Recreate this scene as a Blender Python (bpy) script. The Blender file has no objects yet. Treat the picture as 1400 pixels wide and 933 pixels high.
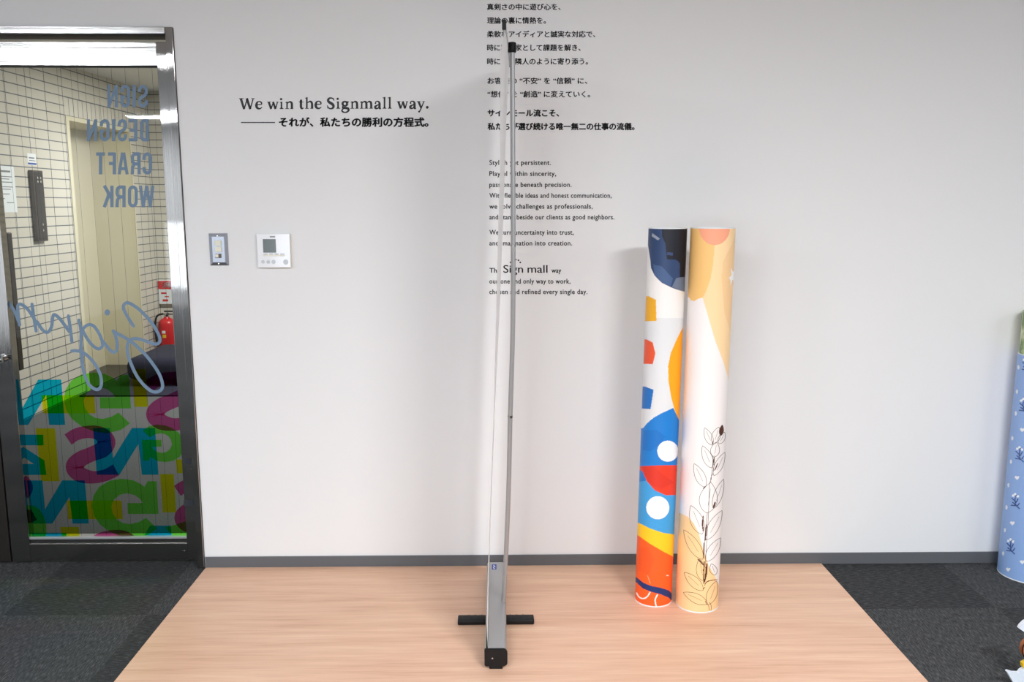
import bpy, bmesh, math, random
import numpy as np
from mathutils import Vector, Matrix
from mathutils.geometry import tessellate_polygon
random.seed(4)
S = bpy.context.scene
COL = S.collection
W, H = 1400, 933
# ------------------------------------------------------------------ camera
FPX, PITCH, YAW = 1171.47, 0.1573, 0.0167
CAM = np.array([0.0, -3.2235, 1.416])
cd = bpy.data.cameras.new('camera'); cam = bpy.data.objects.new('camera', cd); COL.objects.link(cam)
cd.sensor_fit = 'HORIZONTAL'; cd.sensor_width = 36.0; cd.lens = FPX / W * 36.0
cd.clip_start = 0.05; cd.clip_end = 60
cam.location = CAM.tolist(); cam.rotation_euler = (math.pi / 2 - PITCH, 0, -YAW)
S.camera = cam
cp, sp, cy, sy = math.cos(PITCH), math.sin(PITCH), math.cos(YAW), math.sin(YAW)
FW = np.array([sy * cp, cy * cp, -sp]); RT = np.array([cy, -sy, 0.0]); UP = np.cross(RT, FW)

def at(px, py, Y=None, Z=None, X=None):
    """the point of a wall, floor or other plane seen at a pixel of the 1400x933 photograph"""
    d = FW + RT * (px - 700) / FPX - UP * (py - 466.5) / FPX
    t = (Y - CAM[1]) / d[1] if Y is not None else (Z - CAM[2]) / d[2] if Z is not None else (X - CAM[0]) / d[0]
    return Vector((CAM + t * d).tolist())

# ------------------------------------------------------------------ world, lights, exposure
wd = bpy.data.worlds.new('world'); S.world = wd; wd.use_nodes = True
wd.node_tree.nodes['Background'].inputs[0].default_value = (0.85, 0.92, 1.0, 1)
wd.node_tree.nodes['Background'].inputs[1].default_value = 0.5
S.view_settings.view_transform = 'Standard'; S.view_settings.look = 'None'
S.view_settings.gamma = 1.0; S.view_settings.use_curve_mapping = False
S.view_settings.exposure = 0.08
S.cycles.max_bounces = 10; S.cycles.transparent_max_bounces = 24; S.cycles.diffuse_bounces = 5
S.cycles.sample_clamp_indirect = 6.0; S.cycles.caustics_reflective = False

def area(name, loc, rot, sx, sy_, power, color=(1, 1, 1)):
    l = bpy.data.lights.new(name, 'AREA'); l.shape = 'RECTANGLE'; l.size = sx; l.size_y = sy_
    l.energy = power; l.color = color
    o = bpy.data.objects.new(name, l); COL.objects.link(o); o.location = loc; o.rotation_euler = rot
    return o
# room ceiling fixtures (two rows), the window behind the camera, the lobby fixture
for x_, p_, c_ in ((3.45, 30, (0.97, 0.985, 1.0)), (1.30, 114, (0.97, 0.985, 1.0)), (-0.90, 45, (0.90, 0.95, 1.0)), (-3.13, 60, (0.88, 0.94, 1.0))):
    area('ceiling_lamp', (x_, -3.3, 2.49), (0, 0, 0), 0.95, 0.32, p_, c_)
for x_, p_ in ((0.6, 70), (-1.6, 125), (-4.0, 135)):
    area('ceiling_lamp', (x_, -7.6, 2.49), (0, 0, 0), 1.1, 0.32, p_, (0.88, 0.94, 1.0))
area('window_daylight', (-4.35, -8.92, 0.72), (math.pi / 2, 0, 0), 0.72, 0.9, 11, (0.82, 0.91, 1.0))
area('window_daylight', (-1.85, -8.92, 0.72), (math.pi / 2, 0, 0), 2.5, 0.9, 44, (0.82, 0.91, 1.0))
area('lobby_lamp', (-1.5, 3.3, 2.41), (0, 0, 0), 1.2, 0.6, 88, (1.0, 0.985, 0.95))

# ------------------------------------------------------------------ material helpers
def srgb(r, g, b):
    f = lambda c: (c / 255 / 12.92) if c <= 10.31 else ((c / 255 + 0.055) / 1.055) ** 2.4
    return (f(r), f(g), f(b), 1.0)

def mat(name, color, rough=0.5, metal=0.0, spec=0.5):
    m = bpy.data.materials.new(name); m.use_nodes = True
    b = m.node_tree.nodes['Principled BSDF']
    b.inputs['Base Color'].default_value = color; b.inputs['Roughness'].default_value = rough
    b.inputs['Metallic'].default_value = metal; b.inputs['Specular IOR Level'].default_value = spec
    return m
def N(m, t, **kw):
    n = m.node_tree.nodes.new(t)
    for k, v in kw.items(): setattr(n, k, v)
    return n
def L(m, a, b): m.node_tree.links.new(a, b)
def bsdf(m): return m.node_tree.nodes['Principled BSDF']
def coords(m, scale=(1, 1, 1), rot=(0, 0, 0), loc=(0, 0, 0)):
    t = N(m, 'ShaderNodeTexCoord'); mp = N(m, 'ShaderNodeMapping')
    mp.inputs['Scale'].default_value = scale; mp.inputs['Rotation'].default_value = rot; mp.inputs['Location'].default_value = loc
    L(m, t.outputs['Object'], mp.inputs['Vector']); return mp.outputs['Vector']
def ramp(m, fac, stops):
    r = N(m, 'ShaderNodeValToRGB'); e = r.color_ramp.elements
    while len(e) < len(stops): e.new(0.5)
    for k, (p, c) in enumerate(stops): e[k].position = p; e[k].color = c
    L(m, fac, r.inputs['Fac']); return r.outputs['Color']
def noise(m, vec, scale, detail=3, rough=0.5):
    n = N(m, 'ShaderNodeTexNoise'); n.inputs['Scale'].default_value = scale
    n.inputs['Detail'].default_value = detail; n.inputs['Roughness'].default_value = rough
    L(m, vec, n.inputs['Vector']); return n.outputs['Fac']
def bump(m, h, strength=0.2, dist=0.002):
    b = N(m, 'ShaderNodeBump'); b.inputs['Strength'].default_value = strength; b.inputs['Distance'].default_value = dist
    L(m, h, b.inputs['Height']); L(m, b.outputs['Normal'], bsdf(m).inputs['Normal'])
def math_(m, op, a, b=None):
    n = N(m, 'ShaderNodeMath', operation=op)
    for i, v in enumerate((a, b)):
        if v is None: continue
        if isinstance(v, (int, float)): n.inputs[i].default_value = v
        else: L(m, v, n.inputs[i])
    return n.outputs[0]
def mix(m, fac, a, b):
    n = N(m, 'ShaderNodeMix', data_type='RGBA')
    for sock, v in ((n.inputs[0], fac), (n.inputs[6], a), (n.inputs[7], b)):
        if isinstance(v, (int, float, tuple)): sock.default_value = v
        else: L(m, v, sock)
    return n.outputs[2]

# wall vinyl paper
WALL = mat('wall_paper', srgb(228, 229, 230), 0.75, 0, 0.25)
v = coords(WALL); bump(WALL, noise(WALL, v, 420, 2), 0.25, 0.001)
CEIL = mat('ceiling_board', srgb(232, 232, 230), 0.9)
BASEB = mat('baseboard_vinyl', srgb(92, 94, 98), 0.55)
DARKWALL = mat('rear_wall_paint', srgb(150, 150, 150), 0.85)
# carpet tiles 0.5 m, quarter turned
CARPET = mat('carpet_tiles', srgb(58, 60, 62), 0.95, 0, 0.1)
v = coords(CARPET); sep = N(CARPET, 'ShaderNodeSeparateXYZ'); L(CARPET, v, sep.inputs[0])
ix = math_(CARPET, 'FLOOR', math_(CARPET, 'DIVIDE', math_(CARPET, 'SUBTRACT', sep.outputs[0], 1.7693), 0.5))
iy = math_(CARPET, 'FLOOR', math_(CARPET, 'DIVIDE', math_(CARPET, 'SUBTRACT', sep.outputs[1], -0.391), 0.5))
chk = math_(CARPET, 'PINGPONG', math_(CARPET, 'ADD', ix, iy), 1.0)
va = coords(CARPET, (260, 42, 100)); vb = coords(CARPET, (42, 260, 100))
na = noise(CARPET, va, 1.0, 2); nb = noise(CARPET, vb, 1.0, 2); nf = noise(CARPET, v, 300, 2)
mm = N(CARPET, 'ShaderNodeMix', data_type='FLOAT'); L(CARPET, chk, mm.inputs[0]); L(CARPET, na, mm.inputs[2]); L(CARPET, nb, mm.inputs[3])
fl = math_(CARPET, 'ADD', math_(CARPET, 'MULTIPLY', mm.outputs[0], 0.6), math_(CARPET, 'MULTIPLY', nf, 0.4))
ca = ramp(CARPET, fl, [(0.30, srgb(43, 44, 45)), (0.52, srgb(70, 71, 72)), (0.75, srgb(118, 118, 118))])
cb = ramp(CARPET, fl, [(0.30, srgb(39, 40, 41)), (0.52, srgb(60, 61, 62)), (0.75, srgb(102, 102, 102))])
L(CARPET, mix(CARPET, chk, ca, cb), bsdf(CARPET).inputs['Base Color']); bump(CARPET, fl, 0.6, 0.003)
# wood grain sheet
WOOD = mat('wood_grain_sheet', srgb(226, 184, 150), 0.42, 0, 0.4)
v1 = coords(WOOD, (1.1, 16, 1)); v2 = coords(WOOD, (3.5, 90, 1)); v3 = coords(WOOD, (0.5, 3.2, 1))
g = math_(WOOD, 'ADD', math_(WOOD, 'MULTIPLY', noise(WOOD, v1, 1.6, 5, 0.6), 0.5), math_(WOOD, 'MULTIPLY', noise(WOOD, v2, 1.4, 3, 0.6), 0.28))
g = math_(WOOD, 'ADD', g, math_(WOOD, 'MULTIPLY', noise(WOOD, v3, 2.0, 3), 0.22))
L(WOOD, ramp(WOOD, g, [(0.34, srgb(202, 155, 125)), (0.45, srgb(220, 177, 149)), (0.55, srgb(228, 188, 160)), (0.68, srgb(237, 206, 176))]), bsdf(WOOD).inputs['Base Color'])
# metals and plastics
def steel(name, sc, rough):
    m = bpy.data.materials.new(name); m.use_nodes = True; nt = m.node_tree; nt.nodes.clear()
    o = nt.nodes.new('ShaderNodeOutputMaterial'); g = nt.nodes.new('ShaderNodeBsdfAnisotropic'); g.distribution = 'BECKMANN'
    g.inputs['Roughness'].default_value = rough; nt.links.new(g.outputs[0], o.inputs[0])
    h = noise(m, coords(m, sc), 1.0, 2)
    L(m, ramp(m, h, [(0.3, srgb(166, 163, 160)), (0.7, srgb(190, 187, 184))]), g.inputs['Color'])
    b = N(m, 'ShaderNodeBump'); b.inputs['Strength'].default_value = 1.0; b.inputs['Distance'].default_value = 0.00009
    L(m, h, b.inputs['Height']); L(m, b.outputs['Normal'], g.inputs['Normal'])
    return m
STEEL = steel('brushed_stainless', (2600, 2600, 0), 0.05)
STEELH = steel('brushed_stainless_rail', (0, 2600, 2600), 0.05)
DSTEEL = mat('dark_steel', srgb(62, 58, 55), 0.35, 0.7)
BRONZE = mat('bronze_steel', srgb(92, 84, 76), 0.35, 0.6)
CHROME = mat('chrome', srgb(215, 215, 215), 0.12, 1.0)
ALU = mat('anodised_aluminium', srgb(176, 178, 180), 0.42, 0.6)
BANDG = mat('grey_band', srgb(52, 55, 62), 0.6, 0, 0.2)
BLACK = mat('black_plastic', srgb(17, 17, 18), 0.5, 0, 0.3)
FILM = bpy.data.materials.new('white_banner_film'); FILM.use_nodes = True
_nt = FILM.node_tree; _nt.nodes.clear(); _o = _nt.nodes.new('ShaderNodeOutputMaterial'); _x = _nt.nodes.new('ShaderNodeMixShader'); _x.inputs[0].default_value = 0.42
_d = _nt.nodes.new('ShaderNodeBsdfDiffuse'); _d.inputs[0].default_value = (0.93, 0.94, 0.95, 1); _t = _nt.nodes.new('ShaderNodeBsdfTranslucent'); _t.inputs[0].default_value = (0.93, 0.94, 0.95, 1)
_nt.links.new(_d.outputs[0], _x.inputs[1]); _nt.links.new(_t.outputs[0], _x.inputs[2]); _nt.links.new(_x.outputs[0], _o.inputs[0])
GREENP = mat('green_edge', srgb(120, 140, 90), 0.5)
INK = mat('black_vinyl', srgb(22, 23, 26), 0.5)
WHITEP = mat('white_plastic', srgb(236, 239, 243), 0.07)
CREAMP = mat('cream_plastic', srgb(226, 224, 206), 0.4)
LCD = mat('lcd_glass', srgb(96, 106, 108), 0.12)
BLUEP = mat('blue_print', srgb(40, 70, 160), 0.5)
PAPER = mat('paper', srgb(226, 232, 234), 0.7)
GREYINK = mat('grey_ink', srgb(120, 122, 126), 0.7)
RED = mat('red_enamel', srgb(196, 30, 32), 0.3)
REDP = mat('red_print', srgb(200, 40, 42), 0.5)
YEL = mat('yellow_label', srgb(228, 190, 40), 0.5)
NAVY = mat('navy_fabric', srgb(21, 23, 47), 0.85)
LOBCARPET = mat('lobby_carpet', srgb(112, 115, 118), 0.95)
v = coords(LOBCARPET); L(LOBCARPET, ramp(LOBCARPET, noise(LOBCARPET, v, 160, 3), [(0.3, srgb(70, 73, 75)), (0.7, srgb(100, 103, 105))]), bsdf(LOBCARPET).inputs['Base Color'])
LIFT = mat('lift_enamel', srgb(212, 206, 180), 0.4)
LIFTD = mat('lift_shadow_gap', srgb(150, 140, 112), 0.5)
FROST = mat('blue_grey_film', srgb(108, 132, 156), 0.6)
# tiles of the lobby, stack bond
def tile_mat(name, ax, ay, ox, oz, bw, bh, tile=(208, 204, 192)):
    m = mat(name, srgb(*tile), 0.45)
    t = N(m, 'ShaderNodeTexCoord'); s = N(m, 'ShaderNodeSeparateXYZ'); L(m, t.outputs['Object'], s.inputs[0])
    c = N(m, 'ShaderNodeCombineXYZ')
    L(m, math_(m, 'SUBTRACT', s.outputs[ax], ox), c.inputs[0]); L(m, math_(m, 'SUBTRACT', s.outputs[ay], oz), c.inputs[1])
    b = N(m, 'ShaderNodeTexBrick'); b.offset = 0.0; b.squash = 1.0
    b.inputs['Scale'].default_value = 1.0; b.inputs['Mortar Size'].default_value = 0.0036; b.inputs['Mortar Smooth'].default_value = 0.1
    b.inputs['Brick Width'].default_value = bw; b.inputs['Row Height'].default_value = bh; b.inputs['Bias'].default_value = 0.0
    b.inputs['Color1'].default_value = srgb(*tile); b.inputs['Color2'].default_value = srgb(tile[0] - 7, tile[1] - 8, tile[2] - 9)
    b.inputs['Mortar'].default_value = srgb(92, 98, 104)
    L(m, c.outputs[0], b.inputs['Vector']); L(m, b.outputs['Color'], bsdf(m).inputs['Base Color'])
    bump(m, b.outputs['Fac'], -0.4, 0.003)
    return m
TILE_L = tile_mat('tiles_side', 1, 2, 2.516, 2.134, 0.249, 0.0665)
TILE_B = tile_mat('tiles_end', 0, 2, -3.16, 2.134, 0.249, 0.0665)
TILE_S = tile_mat('tiles_soldier', 1, 2, 3.272, 2.066, 0.0708, 0.133)
# glass and see-through colour films (transparency multiplies where films overlap)
def see_through(name, tint, gloss=0.06):
    m = bpy.data.materials.new(name); m.use_nodes = True; nt = m.node_tree; nt.nodes.clear()
    o = nt.nodes.new('ShaderNodeOutputMaterial'); t = nt.nodes.new('ShaderNodeBsdfTransparent'); t.inputs[0].default_value = tint
    g = nt.nodes.new('ShaderNodeBsdfGlossy'); g.inputs['Roughness'].default_value = 0.02
    x = nt.nodes.new('ShaderNodeMixShader')
    if gloss == 'fresnel':
        f = nt.nodes.new('ShaderNodeFresnel'); f.inputs['IOR'].default_value = 1.5; nt.links.new(f.outputs[0], x.inputs[0])
    else: x.inputs[0].default_value = gloss
    nt.links.new(t.outputs[0], x.inputs[1]); nt.links.new(g.outputs[0], x.inputs[2]); nt.links.new(x.outputs[0], o.inputs[0])
    return m
GLASS = see_through('clear_glass', (0.93, 0.95, 0.93, 1), 'fresnel')
CYAN = see_through('cyan_film', (0.01, 0.64, 1.0, 1), 0.0)
MAGENTA = see_through('magenta_film', (0.85, 0.16, 0.48, 1), 0.0)
YELLOWF = see_through('yellow_film', (1.0, 1.0, 0.02, 1), 0.0)
GREENF = see_through('green_film', (0.26, 1.0, 0.12, 1), 0.0)

# ------------------------------------------------------------------ geometry helpers
def link(name, me, m, parent=None):
    ob = bpy.data.objects.new(name, me); COL.objects.link(ob)
    for k in (m if isinstance(m, (list, tuple)) else [m]): me.materials.append(k)
    if parent: ob.parent = parent; ob.matrix_parent_inverse = parent.matrix_world.inverted()
    return ob
def from_bm(name, bm, m, parent=None, smooth=False, origin=None):
    me = bpy.data.meshes.new(name); bmesh.ops.recalc_face_normals(bm, faces=bm.faces)
    if origin is not None: bmesh.ops.translate(bm, verts=bm.verts, vec=-Vector(origin))
    bm.to_mesh(me); bm.free()
    if smooth:
        me.polygons.foreach_set('use_smooth', [True] * len(me.polygons))
        me.set_sharp_from_angle(angle=math.radians(35))
    ob = link(name, me, m, None)
    if origin is not None: ob.location = origin
    if parent:
        bpy.context.view_layer.update(); ob.parent = parent; ob.matrix_parent_inverse = parent.matrix_world.inverted()
    return ob
def tag(o, label=None, cat=None, group=None, kind=None):
    for k, x in (('label', label), ('category', cat), ('group', group), ('kind', kind)):
        if x: o[k] = x
    return o
def empty(name, loc, label, cat, group=None):
    o = bpy.data.objects.new(name, None); COL.objects.link(o); o.location = loc; o.empty_display_size = 0.1
    bpy.context.view_layer.update(); return tag(o, label, cat, group)
def box(bm, x0, x1, y0, y1, z0, z1, bev=0.0, seg=2):
    vs = [bm.verts.new((x, y, z)) for x in (x0, x1) for y in (y0, y1) for z in (z0, z1)]
    fs = [bm.faces.new([vs[i] for i in q]) for q in ((0, 1, 3, 2), (4, 6, 7, 5), (0, 4, 5, 1), (2, 3, 7, 6), (0, 2, 6, 4), (1, 5, 7, 3))]
    if bev:
        es = {e for f in fs for e in f.edges}
        bmesh.ops.bevel(bm, geom=list(es), offset=bev, segments=seg, profile=0.5, affect='EDGES')
    return bm
def B(*a, **k): return box(bmesh.new(), *a, **k)
def lathe(bm, prof, cx, cy_, seg=40, cap=True):
    rings = []
    for r, z in prof:
        rings.append([bm.verts.new((cx + r * math.cos(2 * math.pi * k / seg), cy_ + r * math.sin(2 * math.pi * k / seg), z)) for k in range(seg)])
    for a, b in zip(rings, rings[1:]):
        for k in range(seg): bm.faces.new((a[k], a[(k + 1) % seg], b[(k + 1) % seg], b[k]))
    if cap:
        for r in (rings[0], rings[-1]):
            bm.faces.new(r)
    return bm
def tube(bm, pts, rad, seg=16, cap=True):
    pts = [Vector(p) for p in pts]; rs = rad if isinstance(rad, (list, tuple)) else [rad] * len(pts)
    rings = []
    for i, p in enumerate(pts):
        d = (pts[min(i + 1, len(pts) - 1)] - pts[max(i - 1, 0)]).normalized()
        u = d.cross(Vector((0, 1, 0)) if abs(d.y) < 0.9 else Vector((1, 0, 0))).normalized(); w = d.cross(u)
        rings.append([bm.verts.new(p + (u * math.cos(2 * math.pi * k / seg) + w * math.sin(2 * math.pi * k / seg)) * rs[i]) for k in range(seg)])
    for a, b in zip(rings, rings[1:]):
        for k in range(seg): bm.faces.new((a[k], a[(k + 1) % seg], b[(k + 1) % seg], b[k]))
    if cap: bm.faces.new(rings[0]); bm.faces.new(rings[-1])
    return bm
def catmull(p, n=8, closed=False):
    p = [np.array(q, float) for q in p]; out = []; m = len(p)
    rng = range(m) if closed else range(m - 1)
    for i in rng:
        if closed: a, b, c, d = p[i - 1], p[i], p[(i + 1) % m], p[(i + 2) % m]
        else: a, b, c, d = p[max(i - 1, 0)], p[i], p[i + 1], p[min(i + 2, m - 1)]
        for k in range(n):
            t = k / n
            out.append(0.5 * (2 * b + (c - a) * t + (2 * a - 5 * b + 4 * c - d) * t * t + (3 * b - a - 3 * c + d) * t ** 3))
    if not closed: out.append(p[-1])
    return out
# --- flat artwork: lists of 2-D polygons (photograph pixels) laid on a plane
def ribbon(pts, w, smooth=8, caps=False):
    """stroke of varying width -> list of quads (no self overlap inside the strip)"""
    ws = w if isinstance(w, (list, tuple)) else [w] * len(pts)
    P3 = catmull([(x, y, q) for (x, y), q in zip(pts, ws)], smooth) if smooth else [np.array((x, y, q), float) for (x, y), q in zip(pts, ws)]
    Lf, Rt = [], []
    for i, p in enumerate(P3):
        d = P3[min(i + 1, len(P3) - 1)][:2] - P3[max(i - 1, 0)][:2]; d = d / (np.hypot(*d) + 1e-9); n = np.array((-d[1], d[0]))
        Lf.append(p[:2] + n * p[2] / 2); Rt.append(p[:2] - n * p[2] / 2)
    out = [[Lf[i], Lf[i + 1], Rt[i + 1], Rt[i]] for i in range(len(Lf) - 1)]
    if caps:
        for p in (P3[0], P3[-1]): out.append(disc(p[0], p[1], p[2] / 2, 14))
    return out
def disc(x, y, rx, n=24, ry=None):
    ry = ry or rx
    return [np.array((x + rx * math.cos(2 * math.pi * k / n), y + ry * math.sin(2 * math.pi * k / n))) for k in range(n)]
def rect(x0, y0, x1, y1): return [np.array(q, float) for q in ((x0, y0), (x1, y0), (x1, y1), (x0, y1))]
def art_bm(polys, to3, weld=True):
    bm = bmesh.new()
    for p in polys:
        vs = [bm.verts.new(to3(float(q[0]), float(q[1]))) for q in p]
        if len(vs) == 4 or len(vs) == 3:
            try: bm.faces.new(vs)
            except ValueError: pass
        else:
            for t in tessellate_polygon([[Vector((float(q[0]), float(q[1]), 0)) for q in p]]):
                try: bm.faces.new([vs[i] for i in t])
                except ValueError: pass
    return bm
def flat_art(name, polys, m, Y, parent=None, step=0.0):
    bm = bmesh.new()
    for k, p in enumerate(polys):
        b2 = art_bm([p], lambda x, y: at(x, y, Y=Y - k * step)); me2 = bpy.data.meshes.new('t'); b2.to_mesh(me2); b2.free(); bm.from_mesh(me2); bpy.data.meshes.remove(me2)
    me = bpy.data.meshes.new(name)
    for f in bm.faces:
        f.normal_update()
        if f.normal.y > 0: f.normal_flip()
    bm.to_mesh(me); bm.free()
    o = link(name, me, m)
    if parent: bpy.context.view_layer.update(); o.parent = parent; o.matrix_parent_inverse = parent.matrix_world.inverted()
    return o

# ================================================================== the setting
ZP = 0.004
# carpet, ceiling, walls
floor = tag(from_bm('floor', B(-5.3, 4.6, -9.1, 0.12, -0.05, 0.0), CARPET), kind='structure')
tag(from_bm('ceiling', B(-5.3, 4.6, -9.1, 0.12, 2.5, 2.56), CEIL), kind='structure')
OX0, OX1, OZ = -2.80, -1.158, 2.043
bm = bmesh.new(); box(bm, OX1, 4.6, 0, 0.12, 0, 2.5); box(bm, -5.3, OX0, 0, 0.12, 0, 2.5); box(bm, OX0, OX1, 0, 0.12, OZ, 2.5)
tag(from_bm('wall_back', bm, WALL), kind='structure')
tag(from_bm('wall_right', B(4.5, 4.6, -9.1, 0, 0, 2.5), WALL), kind='structure')
tag(from_bm('wall_left', B(-5.3, -5.2, -9.1, 0, 0, 2.5), WALL), kind='structure')
tag(from_bm('wall_front', B(-5.3, 4.6, -9.1, -9.0, 0, 2.5), DARKWALL), kind='structure')
zb = at(700, 758.6, Y=0).z
tag(from_bm('baseboard_back', B(OX1 + 0.003, 4.5, -0.006, 0, 0, zb, bev=0.0015), BASEB), kind='structure')
# wood-grain sheet
pl = at(157, 933, Z=ZP).x; pr = at(1268, 933, Z=ZP).x
tag(from_bm('floor_panel', B(-1.154, 1.288, -2.7, -0.007, 0.0, ZP, bev=0.0008), WOOD),
    'wide peach wood grain floor sheet laid over the dark carpet along the wall', 'flooring')

# lobby beyond the glass door
LX, LY = -3.16, 4.80
tag(from_bm('floor_lobby', B(-3.9, 0.8, 0.12, LY, -0.05, 0.0), LOBCARPET), kind='structure')
tag(from_bm('ceiling_lobby', B(-3.9, 0.8, 0.12, LY, 2.432, 2.48), CEIL), kind='structure')
EY0, EY1, EZ = 3.325, 4.36, 2.034
bm = bmesh.new()
box(bm, LX - 0.12, LX, 0.12, 3.275, 0, 2.432); box(bm, LX - 0.12, LX, EY1 + 0.03, LY, 0, 2.066)
box(bm, LX - 0.12, LX, 3.275, LY, 2.197, 2.432)
tag(from_bm('wall_left_lobby', bm, TILE_L), kind='structure')
tag(from_bm('trim_1', B(LX - 0.12, LX, 3.275, LY, 2.066, 2.197), TILE_S), kind='structure')
tag(from_bm('wall_back_lobby', B(-3.9, 0.8, LY, LY + 0.12, 0, 2.432), TILE_B), kind='structure')
tag(from_bm('wall_right_lobby', B(0.7, 0.8, 0.12, LY, 0, 2.432), TILE_L), kind='structure')
# lift entrance (door_2): frame, panel, leaf joint
d2 = bpy.data.objects.new('door_2', None); COL.objects.link(d2); d2.location = (LX - 0.2, 3.8, 0); tag(d2, kind='structure'); bpy.context.view_layer.update()
bm = bmesh.new()
box(bm, LX - 0.34, LX + 0.004, 3.277, EY0, 0, EZ); box(bm, LX - 0.34, LX + 0.004, EY1, EY1 + 0.03, 0, EZ); box(bm, LX - 0.34, LX + 0.004, 3.277, EY1 + 0.03, EZ, 2.065)
from_bm('door_frame', bm, LIFT, d2)
from_bm('door_panel', B(LX - 0.37, LX - 0.335, EY0, EY1, 0.008, EZ), LIFT, d2)
from_bm('door_sill', B(LX - 0.335, LX, EY0, EY1, 0.001, 0.008), DSTEEL, d2)

# ================================================================== glass door and its casing
DY = 0.055                                          # front face of the leaf
gx1 = at(255, 734, Y=DY).x; gx0 = at(39.5, 734, Y=DY).x
lx1 = -1.192; lx0 = at(17, 768, Y=DY).x
gz0 = at(140, 735, Y=DY).z; gz1 = at(100, 91, Y=DY).z
ltop = at(60, 57, Y=DY).z; zbev = at(60, 65, Y=DY).z; zb1 = at(140, 744, Y=DY).z; zb2 = at(140, 737, Y=DY).z
bm = bmesh.new()
box(bm, -1.186, OX1 - 0.0015, -0.008, 0.12, 0, OZ + 0.002, bev=0.0015)
tag(from_bm('trim_2', bm, STEEL), kind='structure')
bm = bmesh.new(); box(bm, OX0, -1.187, -0.008, 0.10, OZ - 0.022, OZ + 0.002, bev=0.0012)
tag(from_bm('trim_3', bm, STEELH), kind='structure')
tag(from_bm('trim_4', B(OX0, -1.187, -0.0065, 0.10, OZ - 0.0235, OZ - 0.0215), BLACK), kind='structure')
d1 = bpy.data.objects.new('door_1', None); COL.objects.link(d1); d1.location = ((lx0 + lx1) / 2, DY, 0); tag(d1, kind='structure'); bpy.context.view_layer.update()
from_bm('stile', B(gx1, lx1, DY, DY + 0.04, 0.006, ltop, bev=0.0015), STEEL, d1)
from_bm('stile', B(lx0, gx0, DY, DY + 0.04, 0.006, ltop, bev=0.0015), STEEL, d1)
bm = bmesh.new(); box(bm, gx0, gx1, DY, DY + 0.04, gz1 + 0.004, zbev, bev=0.001); box(bm, gx0, gx1, DY + 0.006, DY + 0.04, zbev, ltop)
from_bm('top_rail', bm, STEELH, d1)
bm = bmesh.new(); box(bm, gx0, gx1, DY, DY + 0.04, 0.012, zb1, bev=0.001); box(bm, gx0, gx1, DY + 0.006, DY + 0.04, zb1, zb2 - 0.003); 
from_bm('bottom_rail', bm, STEELH, d1)
bm = bmesh.new(); box(bm, gx0, gx1, DY + 0.003, DY + 0.04, zb2 - 0.003, gz0, bev=0.001)
from_bm('glazing_bead', bm, ALU, d1)
bm = bmesh.new(); box(bm, gx0, gx1, DY + 0.008, DY + 0.032, gz1, gz1 + 0.004)
from_bm('glazing_gasket', bm, BLACK, d1)
GY = DY + 0.02
pane = from_bm('glass_pane', B(gx0 - 0.01, gx1 + 0.01, GY - 0.0001, GY + 0.0001, gz0 - 0.01, gz1 + 0.004), GLASS, d1)
# single face pane: keep only the front face so that light meets one surface
me = pane.data; bm = bmesh.new(); bm.from_mesh(me)
bmesh.ops.delete(bm, geom=[f for f in bm.faces if f.normal.y > -0.5], context='FACES'); bm.to_mesh(me); bm.free()
# safety wires inside the pane
bm = bmesh.new(); x = at(152, 100, Y=GY).x; st = at(170.6, 100, Y=GY).x - x
k0 = math.ceil((gx0 - x) / st)
xx = x + k0 * st
while xx < gx1:
    tube(bm, [(xx, GY + 0.002, gz0), (xx, GY + 0.002, gz1)], 0.00045, 6); xx += st
tag(from_bm('wire_inlay', bm, DSTEEL, pane), 'fine parallel safety wires in the glass')
# hardware and grey bands on the leaf
p0, p1 = at(7, 318, Y=DY + 0.06), at(24, 507, Y=DY + 0.06)
bm = bmesh.new(); hx0 = at(5, 318, Y=DY + 0.06).x; hx1 = at(11.5, 318, Y=DY + 0.06).x
box(bm, hx0, hx1, DY + 0.05, DY + 0.085, p1.z, p0.z, bev=0.004)
from_bm('pull_handle', bm, BRONZE, d1)
k = at(3, 490, Y=DY)
bm = bmesh.new(); tube(bm, [(k.x, DY, k.z), (k.x, DY - 0.012, k.z)], 0.016, 24); tube(bm, [(k.x - 0.045, DY - 0.03, k.z), (k.x + 0.02, DY - 0.03, k.z)], 0.010, 16); tube(bm, [(k.x, DY - 0.012, k.z), (k.x, DY - 0.03, k.z)], 0.007, 12)
tag(from_bm('lever_handle', bm, CHROME, d1, True), 'short chrome lever')
for (xa, ya, xb, yb) in ((250, 627, 270, 634), (251, 684, 271, 692)):
    a, b = at(xa, ya, Y=DY), at(xb, yb, Y=DY)
    from_bm('stile_band', B(a.x, min(b.x, lx1), DY - 0.0012, DY, b.z, a.z, bev=0.0004), BANDG, d1)  # thin grey bands laid across the stile
for (xa, ya) in ((262, 643), (251, 755)):
    a = at(xa, ya, Y=DY); bm = bmesh.new(); tube(bm, [(a.x, DY, a.z), (a.x, DY - 0.004, a.z)], [0.007, 0.006], 20)
    from_bm('screw_cap', bm, STEEL, d1, True)
# the dark fixed leaf left of the glass door
d3 = tag(from_bm('door_3', B(OX0 + 0.003, lx0 - 0.006, DY, DY + 0.04, 0.006, OZ - 0.03, bev=0.002), DSTEEL), kind='structure')

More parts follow.
